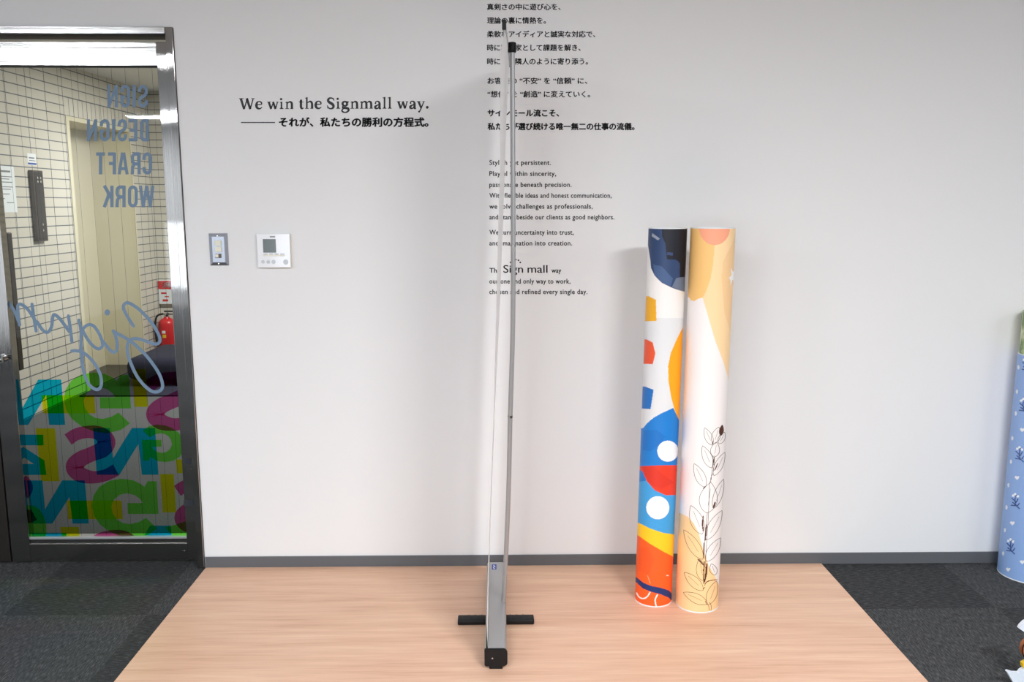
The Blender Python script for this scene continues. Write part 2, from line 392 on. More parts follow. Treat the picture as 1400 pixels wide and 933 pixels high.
# --- lettering and colour films stuck on the pane
def cr(s, ox, oy): return lambda pts: [np.array((ox + x / s, oy + y / s)) for x, y in pts]
FY = [GY - 0.0012]
def film(name, polys, m, label):
    FY[0] -= 0.00008
    return tag(flat_art(name, polys, m, FY[0], pane), label)
c1 = cr(7.775, 20, 480); c5 = cr(4.057, 0, 510); c70 = cr(4.894, 70, 560); c6 = cr(4.056, 120, 510); c9 = cr(9.33, 130, 460)
def moved(poly, dx, dy, ref=None, s=1.0):
    """copy of a traced shape shifted on the pane so that its reference pixel lands dx, dy further"""
    a = at(ref[0], ref[1], Y=GY); b = at(ref[0] + dx, ref[1] + dy, Y=GY); out = []
    for q in poly:
        w = at(float(q[0]), float(q[1]), Y=GY); w = b + (w - a) * s
        d = np.array(w) - CAM; z = d @ FW
        out.append(np.array((700 + FPX * (d @ RT) / z, 466.5 - FPX * (d @ UP) / z)))
    return out
G_OUT = [(510, 627), (612, 627), (595, 600), (560, 575), (510, 562), (460, 572), (420, 605), (402, 650), (412, 700), (440, 738), (480, 762), (530, 768), (585, 755), (635, 727),
         (710, 797), (650, 840), (560, 862), (470, 850), (395, 822), (325, 770), (287, 715), (272, 645), (282, 580), (320, 520), (390, 478), (470, 465), (545, 474), (600, 500), (625, 520), (645, 481), (705, 481), (718, 700), (512, 700)]
G2 = c70(G_OUT)
S_path = [(113, 203), (170, 167), (250, 151), (325, 163), (370, 215), (342, 268), (270, 300), (195, 335), (157, 385), (195, 435), (280, 455), (365, 440), (434, 405)]
S_w = [84, 82, 84, 98, 120, 112, 100, 108, 122, 106, 84, 80, 84]
S1 = ribbon([tuple(q) for q in c70(S_path)], [w / 4.894 for w in S_w], 6)
def S_at(dx, dy): return [moved(q, dx, dy, (88, 594.3)) for q in S1]
film('film_letter', [c1([(12, 303), (40, 303), (78, 615), (250, 305), (495, 305), (537, 788), (367, 788), (335, 470), (145, 788), (40, 788)])], CYAN, 'cyan letter N below the script, at the left edge of the pane')
film('film_letter', [c70([(280, 125), (392, 125), (413, 330), (540, 125), (695, 125), (718, 438), (607, 438), (583, 232), (457, 438), (305, 438)])], CYAN, 'cyan letter N in the middle of the coloured field')
film('film_letter', [c5([(150, 597), (235, 597), (250, 757), (345, 597), (470, 597), (492, 837), (403, 837), (385, 690), (290, 837), (175, 837)])], CYAN, 'cyan letter N low on the left of the pane')
film('film_letter', [c5([(105, 343), (240, 343), (242, 403), (128, 403), (131, 412), (246, 486), (258, 567), (140, 567), (138, 506), (188, 506), (120, 462)])], CYAN, 'cyan letter lying on its side at the left edge')
film('film_letter', [c6([(345, 848), (460, 848), (467, 912), (308, 912)])], CYAN, 'cyan letter cut off at the bottom right')
film('film_letter', [c70([(442, 855), (555, 850), (562, 915), (450, 915)])], CYAN, 'cyan letter cut off at the bottom centre')
film('film_letter', [c5([(175, 888), (368, 888), (370, 912), (180, 912)])], CYAN, 'cyan strip at the bottom left')
film('film_letter', [c1([(285, 470), (845, 470), (862, 665), (302, 665)])], YELLOWF, 'yellow bar lying behind the upper green letter')
film('film_letter', [c5([(197, 308), (305, 308), (330, 602), (228, 602)])], YELLOWF, 'yellow upright bar left of the magenta S')
film('film_letter', [c70([(105, 610), (470, 610), (480, 735), (112, 735)])], YELLOWF, 'yellow bar lying behind the lower green letter')
film('film_letter', [c70([(728, 433), (820, 433), (837, 690), (747, 690)])], YELLOWF, 'yellow upright bar low on the right')
film('film_letter', [[np.array(q) for q in ((180.2, 504.8), (198.6, 504.8), (202, 556.7), (184.1, 556.7))]], YELLOWF, 'yellow upright bar in front of the navy stool')
film('film_letter', [c5([(332, 855), (437, 855), (441, 912), (346, 912)])], YELLOWF, 'yellow patch cut off at the bottom left')
film('film_letter', [c6([(488, 480), (530, 480), (537, 557), (495, 557)])], YELLOWF, 'yellow sliver at the right edge')
film('film_letter', [moved(G2, -37.6, -144.2, (215.5, 703), 0.985)], GREENF, 'large green letter G below the script')
film('film_letter', [G2], GREENF, 'large green letter G at the bottom centre')
G3 = [np.array((194 + (216.7 - q[0]) * 0.635, 601.7 + (703 - q[1]) * 0.635)) for q in G2]
film('film_letter', [G3], GREENF, 'small green letter G at the right')
film('film_letter', [c5([(160, 735), (190, 738), (218, 757), (243, 797), (257, 845), (258, 890), (252, 912), (165, 912)])], GREENF, 'green letter cut off at the bottom left corner')
film('film_letter', [c6([(428, 858), (480, 845), (535, 826), (560, 826), (560, 905), (470, 902)])], GREENF, 'green letter cut off at the bottom right corner')
film('film_letter', S1, MAGENTA, 'magenta letter S in the middle')
film('film_letter', S_at(110.6, -73.3), MAGENTA, 'magenta letter S at the right in front of the navy stool')
film('film_letter', S_at(149.6, 70.3), MAGENTA, 'magenta letter S cut off at the lower right')
film('film_letter', S_at(34.1, 142.4), MAGENTA, 'magenta letter S cut off at the bottom')
film('film_letter', S_at(-112.7, 61.8), MAGENTA, 'magenta letter S cut off at the left edge')
# clip the films to the pane (parts hidden in the frame of the leaf are cut away)
for o in [c for c in pane.children if c.name.startswith('film_letter')]:
    bm = bmesh.new(); bm.from_mesh(o.data); mw = o.matrix_world
    for co, no in (((gx0 - 0.006, 0, 0), (-1, 0, 0)), ((gx1 + 0.006, 0, 0), (1, 0, 0)), ((0, 0, gz0 - 0.006), (0, 0, -1))):
        bmesh.ops.bisect_plane(bm, geom=bm.verts[:] + bm.edges[:] + bm.faces[:], plane_co=co, plane_no=no, clear_outer=True)
    bm.to_mesh(o.data); bm.free()
# script word, mirrored, in blue-grey film
cs = cr(5.83, 100, 400); cl = cr(5.83, 0, 400)
scr = []
WS = 4.4
for pts in ([(480, 268), (440, 205), (402, 130), (412, 90), (450, 87), (530, 140), (620, 235), (678, 330), (692, 385), (665, 412), (610, 400), (540, 375), (480, 370), (440, 398), (432, 470), (458, 560), (510, 670), (580, 755), (645, 794), (700, 778), (712, 730), (680, 640), (600, 525), (510, 432), (440, 378), (370, 338), (322, 312)],
            [(320, 308), (340, 350), (350, 400), (348, 455), (325, 478), (295, 462), (255, 412), (232, 385), (205, 325), (165, 270), (125, 258), (90, 278), (78, 300), (95, 340), (130, 395), (170, 435), (205, 450), (232, 430), (232, 385)],
            [(45, 222), (62, 300), (62, 400), (66, 480), (75, 580), (95, 670), (135, 745), (190, 775), (222, 745), (220, 670), (185, 590), (130, 520), (75, 478), (20, 465), (-10, 468)]):
    scr += ribbon([tuple(q) for q in cs(pts)], WS, 8, True)
for pts in ([(545, 188), (560, 285), (573, 393)], [(552, 312), (480, 215), (435, 178), (420, 200), (410, 275), (380, 318), (340, 300), (295, 235)],
            [(255, 95), (270, 200), (288, 308)], [(290, 240), (225, 140), (170, 97), (142, 110), (148, 200), (156, 260)], [(150, 235), (110, 140), (62, 72)]):
    scr += ribbon([tuple(q) for q in cl(pts)], WS, 8, True)
scr.append(np.array(disc(100 + 272 / 5.83, 400 + 160 / 5.83, 3.7, 24, 4.2)))
FY[0] -= 0.0003
tag(flat_art('script_lettering', scr, FROST, FY[0], pane, 4e-6), 'blue grey handwritten word, mirrored')
# block capitals, mirrored: unit strokes in a box of w x h
T = 0.30
def arc(cx, cy_, rx, ry, a0, a1, n=8): return [(cx + rx * math.cos(math.radians(a0 + (a1 - a0) * k / n)), cy_ + ry * math.sin(math.radians(a0 + (a1 - a0) * k / n))) for k in range(n + 1)]
def cap_strokes(ch):
    i, j = 0.16, 0.84; t, b = 0.065, 0.935     # stroke centre lines, y down
    top = lambda: arc(0.5, 0.24, 0.34, 0.175, 180, 360); bot = lambda: arc(0.5, 0.76, 0.34, 0.175, 0, 180)
    return {'S': [[(j, 0.32)] + arc(0.5, 0.24, 0.34, 0.175, 360, 180) + [(i, 0.34), (0.3, 0.46), (0.7, 0.56), (j, 0.68)] + bot() + [(i, 0.68)]],
            'I': [[(0.5, 0), (0.5, 1)]], 'G': [[(j, 0.32)] + arc(0.5, 0.24, 0.34, 0.175, 360, 180) + [(i, 0.5)] + arc(0.5, 0.76, 0.34, 0.175, 180, 0) + [(j, 0.5)], [(0.5, 0.535), (1.0, 0.535)]],
            'N': [[(i, 0), (i, 1)], [(j, 0), (j, 1)], [(i, 0.05), (j, 0.95)]],
            'D': [[(i, 0), (i, 1)], [(i, t), (0.5, t)] + arc(0.5, 0.24, 0.34, 0.175, 270, 360) + [(j, 0.5)] + arc(0.5, 0.76, 0.34, 0.175, 0, 90) + [(i, b)]],
            'E': [[(i, 0), (i, 1)], [(i, t), (1, t)], [(i, 0.5), (0.9, 0.5)], [(i, b), (1, b)]], 'F': [[(i, 0), (i, 1)], [(i, t), (1, t)], [(i, 0.5), (0.88, 0.5)]],
            'C': [[(j, 0.34)] + arc(0.5, 0.24, 0.34, 0.175, 360, 180) + [(i, 0.5)] + arc(0.5, 0.76, 0.34, 0.175, 180, 0) + [(j, 0.66)]],
            'R': [[(i, 0), (i, 1)], [(i, t), (0.5, t)] + arc(0.5, 0.22, 0.34, 0.155, 270, 360) + [(j, 0.32)] + arc(0.5, 0.35, 0.34, 0.17, 0, 90) + [(i, 0.52)], [(0.62, 0.53), (0.82, 0.66), (0.86, 1)]],
            'A': [[(0.1, 1), (0.44, 0)], [(0.9, 1), (0.56, 0)], [(0.25, 0.74), (0.75, 0.74)]], 'T': [[(0, t), (1, t)], [(0.5, 0), (0.5, 1)]],
            'W': [[(0.08, 0), (0.26, 1)], [(0.26, 1), (0.5, 0)], [(0.5, 0), (0.74, 1)], [(0.74, 1), (0.92, 0)]],
            'O': [[(i, 0.5)] + arc(0.5, 0.24, 0.34, 0.175, 180, 360) + arc(0.5, 0.76, 0.34, 0.175, 0, 180) + [(i, 0.5)]],
            'K': [[(i, 0), (i, 1)], [(i, 0.62), (0.9, 0)], [(0.44, 0.40), (0.9, 1)]]}[ch]
rows = {'SIGN': (116.2, 147.0, 105, [('N', 340, 480), ('G', 508, 636), ('I', 655, 715), ('S', 733, 860)]),
        'DESIGN': (163.2, 193.2, 105, [('N', 80, 216), ('G', 246, 372), ('I', 395, 450), ('S', 474, 594), ('E', 615, 722), ('D', 762, 868)]),
        'CRAFT': (208.7, 238.6, 195, [('T', 200, 312), ('F', 352, 448), ('A', 480, 608), ('R', 643, 768), ('C', 792, 912)]),
        'WORK': (254.0, 283.5, 195, [('K', 290, 422), ('R', 448, 576), ('O', 606, 730), ('W', 752, 938)])}
for word, (ya, yb, _, lets) in rows.items():
    polys = []
    for ch, u0, u1 in lets:
        x0, x1 = 110 + u0 / 9.33, 110 + u1 / 9.33; w, h = x1 - x0, yb - ya
        for st_ in cap_strokes(ch):
            pts = [(x1 - sx * w if ch != 'I' else (x0 + x1) / 2, ya + sy2 * h) for sx, sy2 in st_]     # mirrored
            polys += ribbon(pts, 4.5 if ch not in 'WAN' else 4.1, 0)
    tag(flat_art('block_lettering', polys, FROST, FY[0], pane, 1e-5), 'blue grey block capitals, mirrored, reading ' + word)

# ================================================================== things in the lobby
def lobby_box(x0, x1, y0, y1, z0, z1, bev=0.0): return B(x0, x1, y0, y1, z0, z1, bev=bev)
t = empty('lift_call_panel', (LX, 2.77, 1.41), 'tall narrow dark lift call panel on the tiled lobby wall', 'control panel')
from_bm('panel_body', B(LX + 0.0005, LX + 0.03, 2.706, 2.838, 1.17, 1.65, bev=0.003), BRONZE, t)
from_bm('panel_face', B(LX + 0.03, LX + 0.033, 2.722, 2.825, 1.18, 1.64, bev=0.001), DSTEEL, t)
for (yy, zz) in ((2.752, 1.60), (2.79, 1.60), (2.752, 1.575), (2.79, 1.575), (2.772, 1.285), (2.772, 1.245)):
    bm = bmesh.new(); tube(bm, [(LX + 0.033, yy, zz), (LX + 0.037, yy, zz)], 0.008, 16); from_bm('call_button', bm, CHROME, t)
t = empty('wall_sticker', (LX, 2.767, 1.72), 'small white sticker with a blue strip above the lift call panel', 'sticker')
from_bm('sticker_sheet', B(LX + 0.0004, LX + 0.0012, 2.713, 2.82, 1.684, 1.762), PAPER, t)
bm = bmesh.new(); box(bm, LX + 0.0012, LX + 0.0016, 2.713, 2.82, 1.688, 1.700); from_bm('blue_strip', bm, BLUEP, t)
bm = bmesh.new(); box(bm, LX + 0.0012, LX + 0.0016, 2.73, 2.80, 1.728, 1.737); box(bm, LX + 0.0012, LX + 0.0016, 2.73, 2.81, 1.712, 1.717); from_bm('printed_line', bm, GREYINK, t)
t = empty('notice_paper', (LX, 2.37, 1.52), 'white printed notice sheet on the tiled lobby wall left of the call panel', 'notice')
from_bm('paper_sheet', B(LX + 0.0004, LX + 0.0012, 2.20, 2.535, 1.37, 1.665), PAPER, t)
bm = bmesh.new()
for z, a, b in ((1.625, 2.26, 2.49), (1.595, 2.23, 2.50), (1.58, 2.23, 2.47), (1.56, 2.23, 2.5), (1.53, 2.23, 2.5), (1.515, 2.23, 2.48), (1.485, 2.23, 2.46), (1.455, 2.23, 2.4), (1.43, 2.42, 2.5)):
    box(bm, LX + 0.0012, LX + 0.0015, a, b, z, z + (0.012 if z > 1.62 else 0.005))
from_bm('printed_lines', bm, GREYINK, t)
# navy mat, navy stool, extinguisher, sign
tag(from_bm('floor_mat', B(-3.13, -0.4, 3.09, 4.55, 0.0, 0.012, bev=0.003), NAVY), 'flat navy mat on the grey lobby carpet behind the glass door', 'mat')
t = empty('stool', (-2.55, 3.75, 0.012), 'low rounded navy padded stool on the navy mat in the lobby', 'stool')
bm = bmesh.new(); box(bm, -2.92, -2.1, 3.40, 4.15, 0.05, 0.235, bev=0.07, seg=6); from_bm('seat', bm, NAVY, t, True)
for sx in (-2.80, -2.22):
    for sy3 in (3.52, 4.03):
        bm = bmesh.new(); tube(bm, [(sx, sy3, 0.012), (sx, sy3, 0.055)], [0.022, 0.028], 16); from_bm('leg', bm, BLACK, t, True)
EX, EYY = -3.05, 4.66
t = empty('fire_extinguisher', (EX, EYY, 0.001), 'red fire extinguisher standing in the lobby corner below its sign', 'fire extinguisher')
bm = bmesh.new(); r = 0.078
lathe(bm, [(0.001, 0.001), (r * 0.92, 0.001), (r, 0.012), (r, 0.33), (r * 0.93, 0.355), (r * 0.7, 0.377), (r * 0.35, 0.39), (0.022, 0.40)], EX, EYY); from_bm('cylinder', bm, RED, t, True)
bm = bmesh.new(); lathe(bm, [(0.02, 0.40), (0.024, 0.41), (0.024, 0.43), (0.015, 0.44)], EX, EYY, 20); from_bm('valve', bm, CHROME, t, True)
bm = bmesh.new(); box(bm, EX - 0.02, EX + 0.09, EYY - 0.013, EYY + 0.013, 0.445, 0.457, bev=0.003); box(bm, EX - 0.02, EX + 0.08, EYY - 0.013, EYY + 0.013, 0.42, 0.428, bev=0.002); from_bm('lever', bm, BLACK, t)
bm = bmesh.new(); tube(bm, [Vector(q.tolist()) for q in catmull([(EX - 0.02, EYY - 0.02, 0.43), (EX - 0.07, EYY - 0.05, 0.41), (EX - 0.085, EYY - 0.07, 0.30), (EX - 0.08, EYY - 0.06, 0.14)], 6)], 0.009, 10); from_bm('hose', bm, BLACK, t, True)
def wrap_label(z0, z1, a0, a1, m, nm):
    bm = bmesh.new(); n = 10; rr = r + 0.0006; prev = None
    for k in range(n + 1):
        a = math.radians(a0 + (a1 - a0) * k / n)
        c = (bm.verts.new((EX + rr * math.cos(a), EYY + rr * math.sin(a), z0)), bm.verts.new((EX + rr * math.cos(a), EYY + rr * math.sin(a), z1)))
        if prev: bm.faces.new((prev[0], c[0], c[1], prev[1]))
        prev = c
    return from_bm(nm, bm, m, t)
wrap_label(0.07, 0.15, 285, 325, PAPER, 'label_sheet'); wrap_label(0.07, 0.095, 290, 320, BLUEP, 'blue_label')
wrap_label(0.215, 0.245, 255, 280, YEL, 'yellow_label'); wrap_label(0.255, 0.28, 253, 277, PAPER, 'gauge_label'); wrap_label(0.07, 0.13, 232, 246, YEL, 'small_yellow_label')
SYW = LY - 0.0
t = empty('extinguisher_sign', (-3.1, LY, 0.6), 'red and white sign board above the red fire extinguisher', 'sign')
from_bm('sign_board', B(-3.155, -3.0, LY - 0.03, LY - 0.0005, 0.505, 0.725, bev=0.003), PAPER, t)
from_bm('red_header', B(-3.153, -3.002, LY - 0.0315, LY - 0.03, 0.645, 0.722), REDP, t)
bm = bmesh.new()
for a, b, c, d in ((-3.13, -3.08, 0.60, 0.615), (-3.10, -3.06, 0.57, 0.58), (-3.12, -3.07, 0.53, 0.55)): box(bm, a, b, LY - 0.031, LY - 0.03, c, d)
from_bm('red_mark', bm, REDP, t)

# text to mesh in photograph pixels ---------------------------------------
def text_mesh(body, off=0.0, sp=1.0):
    c = bpy.data.curves.new('txt', 'FONT'); c.body = body; c.size = 1.0; c.offset = off; c.resolution_u = 4; c.space_character = sp
    o = bpy.data.objects.new('txt', c); COL.objects.link(o)
    dg = bpy.context.evaluated_depsgraph_get(); me = bpy.data.meshes.new_from_object(o.evaluated_get(dg))
    bpy.data.objects.remove(o); bpy.data.curves.remove(c)
    return me
def placed_text(name, body, m, to3, off=0.0, parent=None, sp=1.0):
    # heavier weights: the glyphs are laid down several times, shifted by a fraction of the stroke
    """to3 maps (u in 0..1 across the line, v in em above baseline) to a point"""
    me = text_mesh(body, min(off, 0.0), sp)
    if off > 0:
        b0 = bmesh.new()
        for sx, sy4 in ((-1, 0), (1, 0), (0, 0.8), (0, -0.8)):
            b1 = bmesh.new(); b1.from_mesh(me); bmesh.ops.translate(b1, verts=b1.verts, vec=(sx * off, sy4 * off, 0)); m2 = bpy.data.meshes.new('t'); b1.to_mesh(m2); b1.free(); b0.from_mesh(m2); bpy.data.meshes.remove(m2)
        b0.to_mesh(me); b0.free()
    n = len(me.vertices); co = np.empty(n * 3); me.vertices.foreach_get('co', co); co = co.reshape(-1, 3)
    x0, x1 = co[:, 0].min(), co[:, 0].max()
    for i, vx in enumerate(me.vertices): vx.co = to3((co[i, 0] - x0) / (x1 - x0), co[i, 1])
    me.update(); me.materials.clear()
    if len(me.polygons) and me.polygons[0].normal.y > 0: me.flip_normals()
    o = link(name, me, m)
    if parent: bpy.context.view_layer.update(); o.parent = parent; o.matrix_parent_inverse = parent.matrix_world.inverted()
    return o
placed_text('sign_character', '消', PAPER, lambda u, v: (-3.118 + u * 0.075, LY - 0.0322, 0.662 + v * 0.055), 0.02, t)

# ================================================================== writing on the wall
WY = -0.0006
def wall_line(body, xl, xr, base, em, off, label, group, sp=1.0):
    o = placed_text('wall_lettering', body, INK, lambda u, v: at(xl + (xr - xl) * u, base - v * em, Y=WY), off, None, sp)
    return tag(o, label, 'lettering', group)
JP = 'Japanese lettering lines on the wall'; EN = 'small English lettering lines on the wall'
jp = [('真剣さの中に遊び心を、', 665.8, 766.5, 9.4, 'topmost'), ('理論の裏に情熱を。', 665.8, 746.5, 28.0, 'second'), ('柔軟なアイディアと誠実な対応で、', 665.8, 814, 46.7, 'third'),
      ('時に専門家として課題を解き、', 665.8, 794, 65.2, 'fourth'), ('時に良き隣人のように寄り添う。', 665.8, 804, 84.0, 'fifth'),
      ('お客様の “不安” を “信頼” に、', 666.4, 803, 110.5, 'sixth'), ('“想像” を “創造” に変えていく。', 666.4, 807, 128.8, 'seventh')]
for body, xl, xr, yc, w in jp: wall_line(body, xl, xr, yc + 0.38 * 9.5, 9.5, 0.027, '%s line of black Japanese lettering, reading %s' % (w, body), JP)
for body, xl, xr, yc, w in (('サインモール流こそ、', 666.4, 764.5, 154.6, 'upper bold'), ('私たちが選び続ける唯一無二の仕事の流儀。', 666.4, 867.7, 173.0, 'lower bold')):
    wall_line(body, xl, xr, yc + 0.38 * 10.6, 10.6, 0.046, '%s line of Japanese lettering under the lighter lines, reading %s' % (w, body), JP)
en = [('Stylish yet persistent.', 753.2, 225.5), ('Playful within sincerity,', 760.3, 240.6), ('passionate beneath precision.', 781.5, 255.7), ('With flexible ideas and honest communication,', 836.2, 270.5),
      ('we solve challenges as professionals,', 810.3, 285.4), ('and stand beside our clients as good neighbors.', 840.0, 300.1), ('We turn uncertainty into trust,', 784.4, 320.9), ('and imagination into creation.', 782.2, 335.7),
      ('our one and only way to work,', 779.9, 387.8), ('chosen and refined every single day.', 803.2, 402.2)]
for body, xr, yb in en: wall_line(body, 669.0, xr, yb, 9.3, 0.022, 'small English lettering line reading %s' % body, EN, 1.09)
wall_line('The', 669.0, 684.3, 373.0, 9.3, 0.022, 'small black English word The left of the larger logo word', EN)
wall_line('way', 753.9, 767.4, 373.0, 9.3, 0.022, 'small black English word way right of the larger logo word', EN)
t = empty('wall_logo', at(718, 373, Y=0), 'larger thin black two word logo with an arc of dots above its middle', 'logo')
for body, xl, xr in (('Sign', 688.1, 715.2), ('mall', 721.2, 748.6)):
    placed_text('word', body, INK, lambda u, v: at(xl + (xr - xl) * u, 373.0 - v * 15.0, Y=WY), 0.006, t)
flat_art('dot_arc', [disc(x, y, 1.15, 14) for x, y in ((698, 359), (701.3, 356.2), (705.2, 355.1), (708.8, 356.1), (711.3, 359))], INK, WY, t)
wall_line('それが、私たちの勝利の方程式。', 381.0, 586.0, 167.0 + 0.38 * 13.6, 13.6, 0.046, 'bold Japanese line under the serif headline, reading それが、私たちの勝利の方程式。', JP)
tag(flat_art('wall_rule', [rect(329.4, 167.0, 376.0, 168.3)], INK, WY), 'thin black rule left of the Japanese line under the headline', 'line')
# serif headline: drawn strokes
SC = 15.56
def hrib(p, w, sm): return ribbon(p, [q * 1.3 + 5 for q in w], sm)
def g_e(dx, dy, c): return [*hrib([(442, 270), (556, 262)], [13, 13], 0), *hrib([(556, 264), (550, 225), (522, 203), (490, 201), (458, 225), (443, 280), (456, 328), (490, 352), (526, 350), (564, 322)], [14, 20, 16, 14, 28, 38, 36, 26, 18, 8], 6)]
def g_w(): return [rect(672, 205, 752, 218), *hrib([(706, 208), (757, 360)], [32, 30], 0), *hrib([(757, 358), (806, 210)], [16, 14], 0), *hrib([(798, 206), (850, 360)], [30, 30], 0), *hrib([(850, 358), (893, 212)], [16, 14], 0), rect(866, 205, 916, 218)]
def g_i(): return [disc(970, 150, 25), rect(960, 205, 994, 356), rect(940, 347, 1022, 360), [np.array(q) for q in ((944, 216), (994, 200), (994, 226), (960, 228), (944, 226))], [np.array(q) for q in ((948, 348), (960, 330), (994, 330), (1012, 348))]]
def g_n(): return [rect(1080, 205, 1112, 356), rect(1056, 347, 1140, 360), [np.array(q) for q in ((1060, 216), (1112, 200), (1112, 226), (1080, 228), (1060, 226))], *hrib([(1108, 240), (1140, 212), (1170, 210), (1192, 230), (1199, 275), (1199, 356)], [8, 18, 26, 32, 33, 33], 6), rect(1160, 347, 1230, 360)]
def g_a(): return [disc(208, 238, 17), *hrib([(203, 228), (220, 204), (248, 196), (277, 206), (293, 245), (293, 330), (308, 349), (326, 344)], [10, 16, 16, 22, 33, 34, 26, 8], 6), *hrib([(292, 262), (245, 280), (207, 308), (207, 338), (238, 350), (290, 326)], [12, 18, 34, 32, 20, 14], 6)]
def g_l(): return [rect(382, 106, 418, 350), rect(358, 340, 440, 353), [np.array(q) for q in ((355, 120), (418, 101), (418, 128), (382, 131), (355, 130))], [np.array(q) for q in ((366, 342), (382, 324), (418, 324), (432, 342))]]
HL = []
HW = 1.13
def put(polys, ox, dx=0, dy=0, sx=1.0, cx=0):
    for p in polys: HL.append([np.array((ox + ((q[0] - cx) * sx + cx + dx) / SC, 126 + (q[1] + dy) / SC)) for q in p])
put([rect(74, 131, 172, 144), *hrib([(112, 134), (183, 364)], [36, 32], 0), *hrib([(183, 362), (252, 134)], [17, 15], 0), *hrib([(240, 132), (313, 364)], [36, 32], 0), *hrib([(313, 362), (376, 136)], [17, 15], 0), rect(330, 131, 408, 144)], 322)
put(g_e(0, 0, 0), 322); put(g_w(), 322); put(g_i(), 322); put(g_n(), 322)
put([*hrib([(102, 160), (100, 240), (102, 320), (122, 348), (158, 338)], [26, 34, 34, 26, 8], 6), rect(58, 206, 156, 219), [np.array(q) for q in ((64, 208), (117, 150), (117, 208))]], 405)
put([rect(208, 112, 243, 352), rect(188, 342, 268, 355), [np.array(q) for q in ((185, 126), (243, 108), (243, 134), (208, 136), (185, 134))], *hrib([(240, 228), (275, 203), (305, 200), (328, 222), (337, 265), (337, 352)], [8, 18, 26, 32, 34, 34], 6), rect(298, 342, 362, 355)], 405)
put(g_e(0, 0, 0), 405, -29, -6)
put([*hrib([(802, 182), (788, 145), (748, 126), (705, 132), (680, 162), (684, 196), (718, 226), (766, 254), (792, 292), (784, 330), (748, 352), (708, 348), (676, 322), (660, 280)], [8, 16, 18, 26, 34, 38, 42, 42, 38, 32, 22, 18, 16, 6], 6), [np.array(q) for q in ((792, 128), (803, 128), (803, 190), (790, 160))], [np.array(q) for q in ((660, 282), (672, 310), (672, 350), (660, 350))]], 405)
put(g_i(), 405, -88, -6)
put([*hrib([(1035 + 48 * math.cos(a), 248 + 46 * math.sin(a)) for a in [2 * math.pi * k / 20 for k in range(21)]], [20 + 14 * abs(math.cos(2 * math.pi * k / 20)) for k in range(21)], 0), *hrib([(1068, 212), (1118, 206)], [16, 14], 0), *hrib([(1005, 290), (986, 314), (1000, 334), (1050, 338), (1100, 350), (1114, 385), (1085, 420), (1035, 432), (990, 418), (974, 392), (990, 362), (1020, 342)], [14, 20, 30, 36, 36, 30, 22, 18, 22, 22, 18, 12], 6)], 405)
put(g_n(), 405, 95, -6)
nl = g_n()
put([rect(-101, 199, -69, 350), rect(-125, 340, -42, 353), [np.array(q) for q in ((-121, 209), (-69, 194), (-69, 220), (-101, 222), (-121, 219))],
     *hrib([(-72, 232), (-40, 205), (-12, 203), (8, 222), (15, 268), (15, 350)], [8, 18, 26, 32, 33, 33], 6), rect(-24, 340, 54, 353),
     *hrib([(28, 232), (58, 205), (88, 203), (110, 222), (117, 268), (117, 350)], [8, 18, 26, 32, 33, 33], 6), rect(76, 340, 152, 353)], 500)
put(g_a(), 500); put(g_l(), 500); put(g_l(), 500, 112, 0); put(g_w(), 500, -12, -10); put(g_a(), 500, 745, -2)
put([rect(1088, 194, 1166, 207), *hrib([(1122, 198), (1178, 335)], [32, 28], 0), *hrib([(1238, 200), (1182, 336), (1148, 408)], [14, 16, 14], 0), disc(1136, 415, 20), rect(1205, 194, 1256, 207)], 500)
put([disc(1308, 324, 30)], 500)
hp = at(327.4, 149, Y=0)
t = empty('wall_headline', hp, 'large black serif headline in English on the left of the wall', 'lettering')
px_mid = lambda p: sum(float(q[0]) for q in p) / len(p)
for x0, x1 in ((300, 361), (361, 403), (403, 442), (442, 538), (538, 600)):
    flat_art('word', [p for p in HL if x0 <= px_mid(p) < x1], INK, WY, t)

# ================================================================== switch plate and thermostat
a, b = at(286.2, 319, Y=0), at(312.6, 363.3, Y=0); sxc, szc = (a.x + b.x) / 2, (a.z + b.z) / 2
t = empty('light_switch', (sxc, 0, szc), 'steel light switch plate with cream buttons beside the door', 'light switch')
bm = bmesh.new(); w, h = 0.0345, 0.0595
def ring(z, x): return [bm.verts.new((sxc + sx * (w - x), -z, szc + sz * (h - x))) for sx, sz in ((-1, -1), (1, -1), (1, 1), (-1, 1))]
r0, r1, r2 = ring(0.0004, 0), ring(0.003, 0.0005), ring(0.0068, 0.012)
for p, q in ((r0, r1), (r1, r2)):
    for k in range(4): bm.faces.new((p[k], p[(k + 1) % 4], q[(k + 1) % 4], q[k]))
bm.faces.new(r2); bm.faces.new(r0)
PLATE = mat('satin_plate', srgb(168, 171, 180), 0.3, 0.9)
from_bm('cover_plate', bm, PLATE, t)
def swp(x0, y0, x1, y1, s=16.08): return at(280 + x0 / s, 312 + y0 / s, Y=-0.007), at(280 + x1 / s, 312 + y1 / s, Y=-0.007)
for q in ((218, 270, 360, 388), (225, 412, 372, 525)):
    p, e = swp(*q); from_bm('switch_button', B(p.x, e.x, -0.0105, -0.0062, e.z, p.z, bev=0.0012), CREAMP, t)
p, e = swp(228, 565, 368, 658); from_bm('switch_recess', B(p.x, e.x, -0.0082, -0.0062, e.z, p.z, bev=0.0006), BRONZE, t)
p, e = swp(236, 575, 306, 645); from_bm('slide_switch', B(p.x, e.x, -0.0115, -0.0080, e.z, p.z, bev=0.0008), CREAMP, t)
for q in ((275, 172), (308, 782)):
    p, _ = swp(*q, *q); bm = bmesh.new(); tube(bm, [(p.x, -0.0045, p.z), (p.x, -0.0078, p.z)], [0.0028, 0.0022], 16); from_bm('screw', bm, CHROME, t, True)
a, b = at(350.6, 319.8, Y=-0.019), at(397.6, 366.0, Y=-0.019); tx0, tx1, tz1, tz0 = a.x, b.x, a.z, b.z
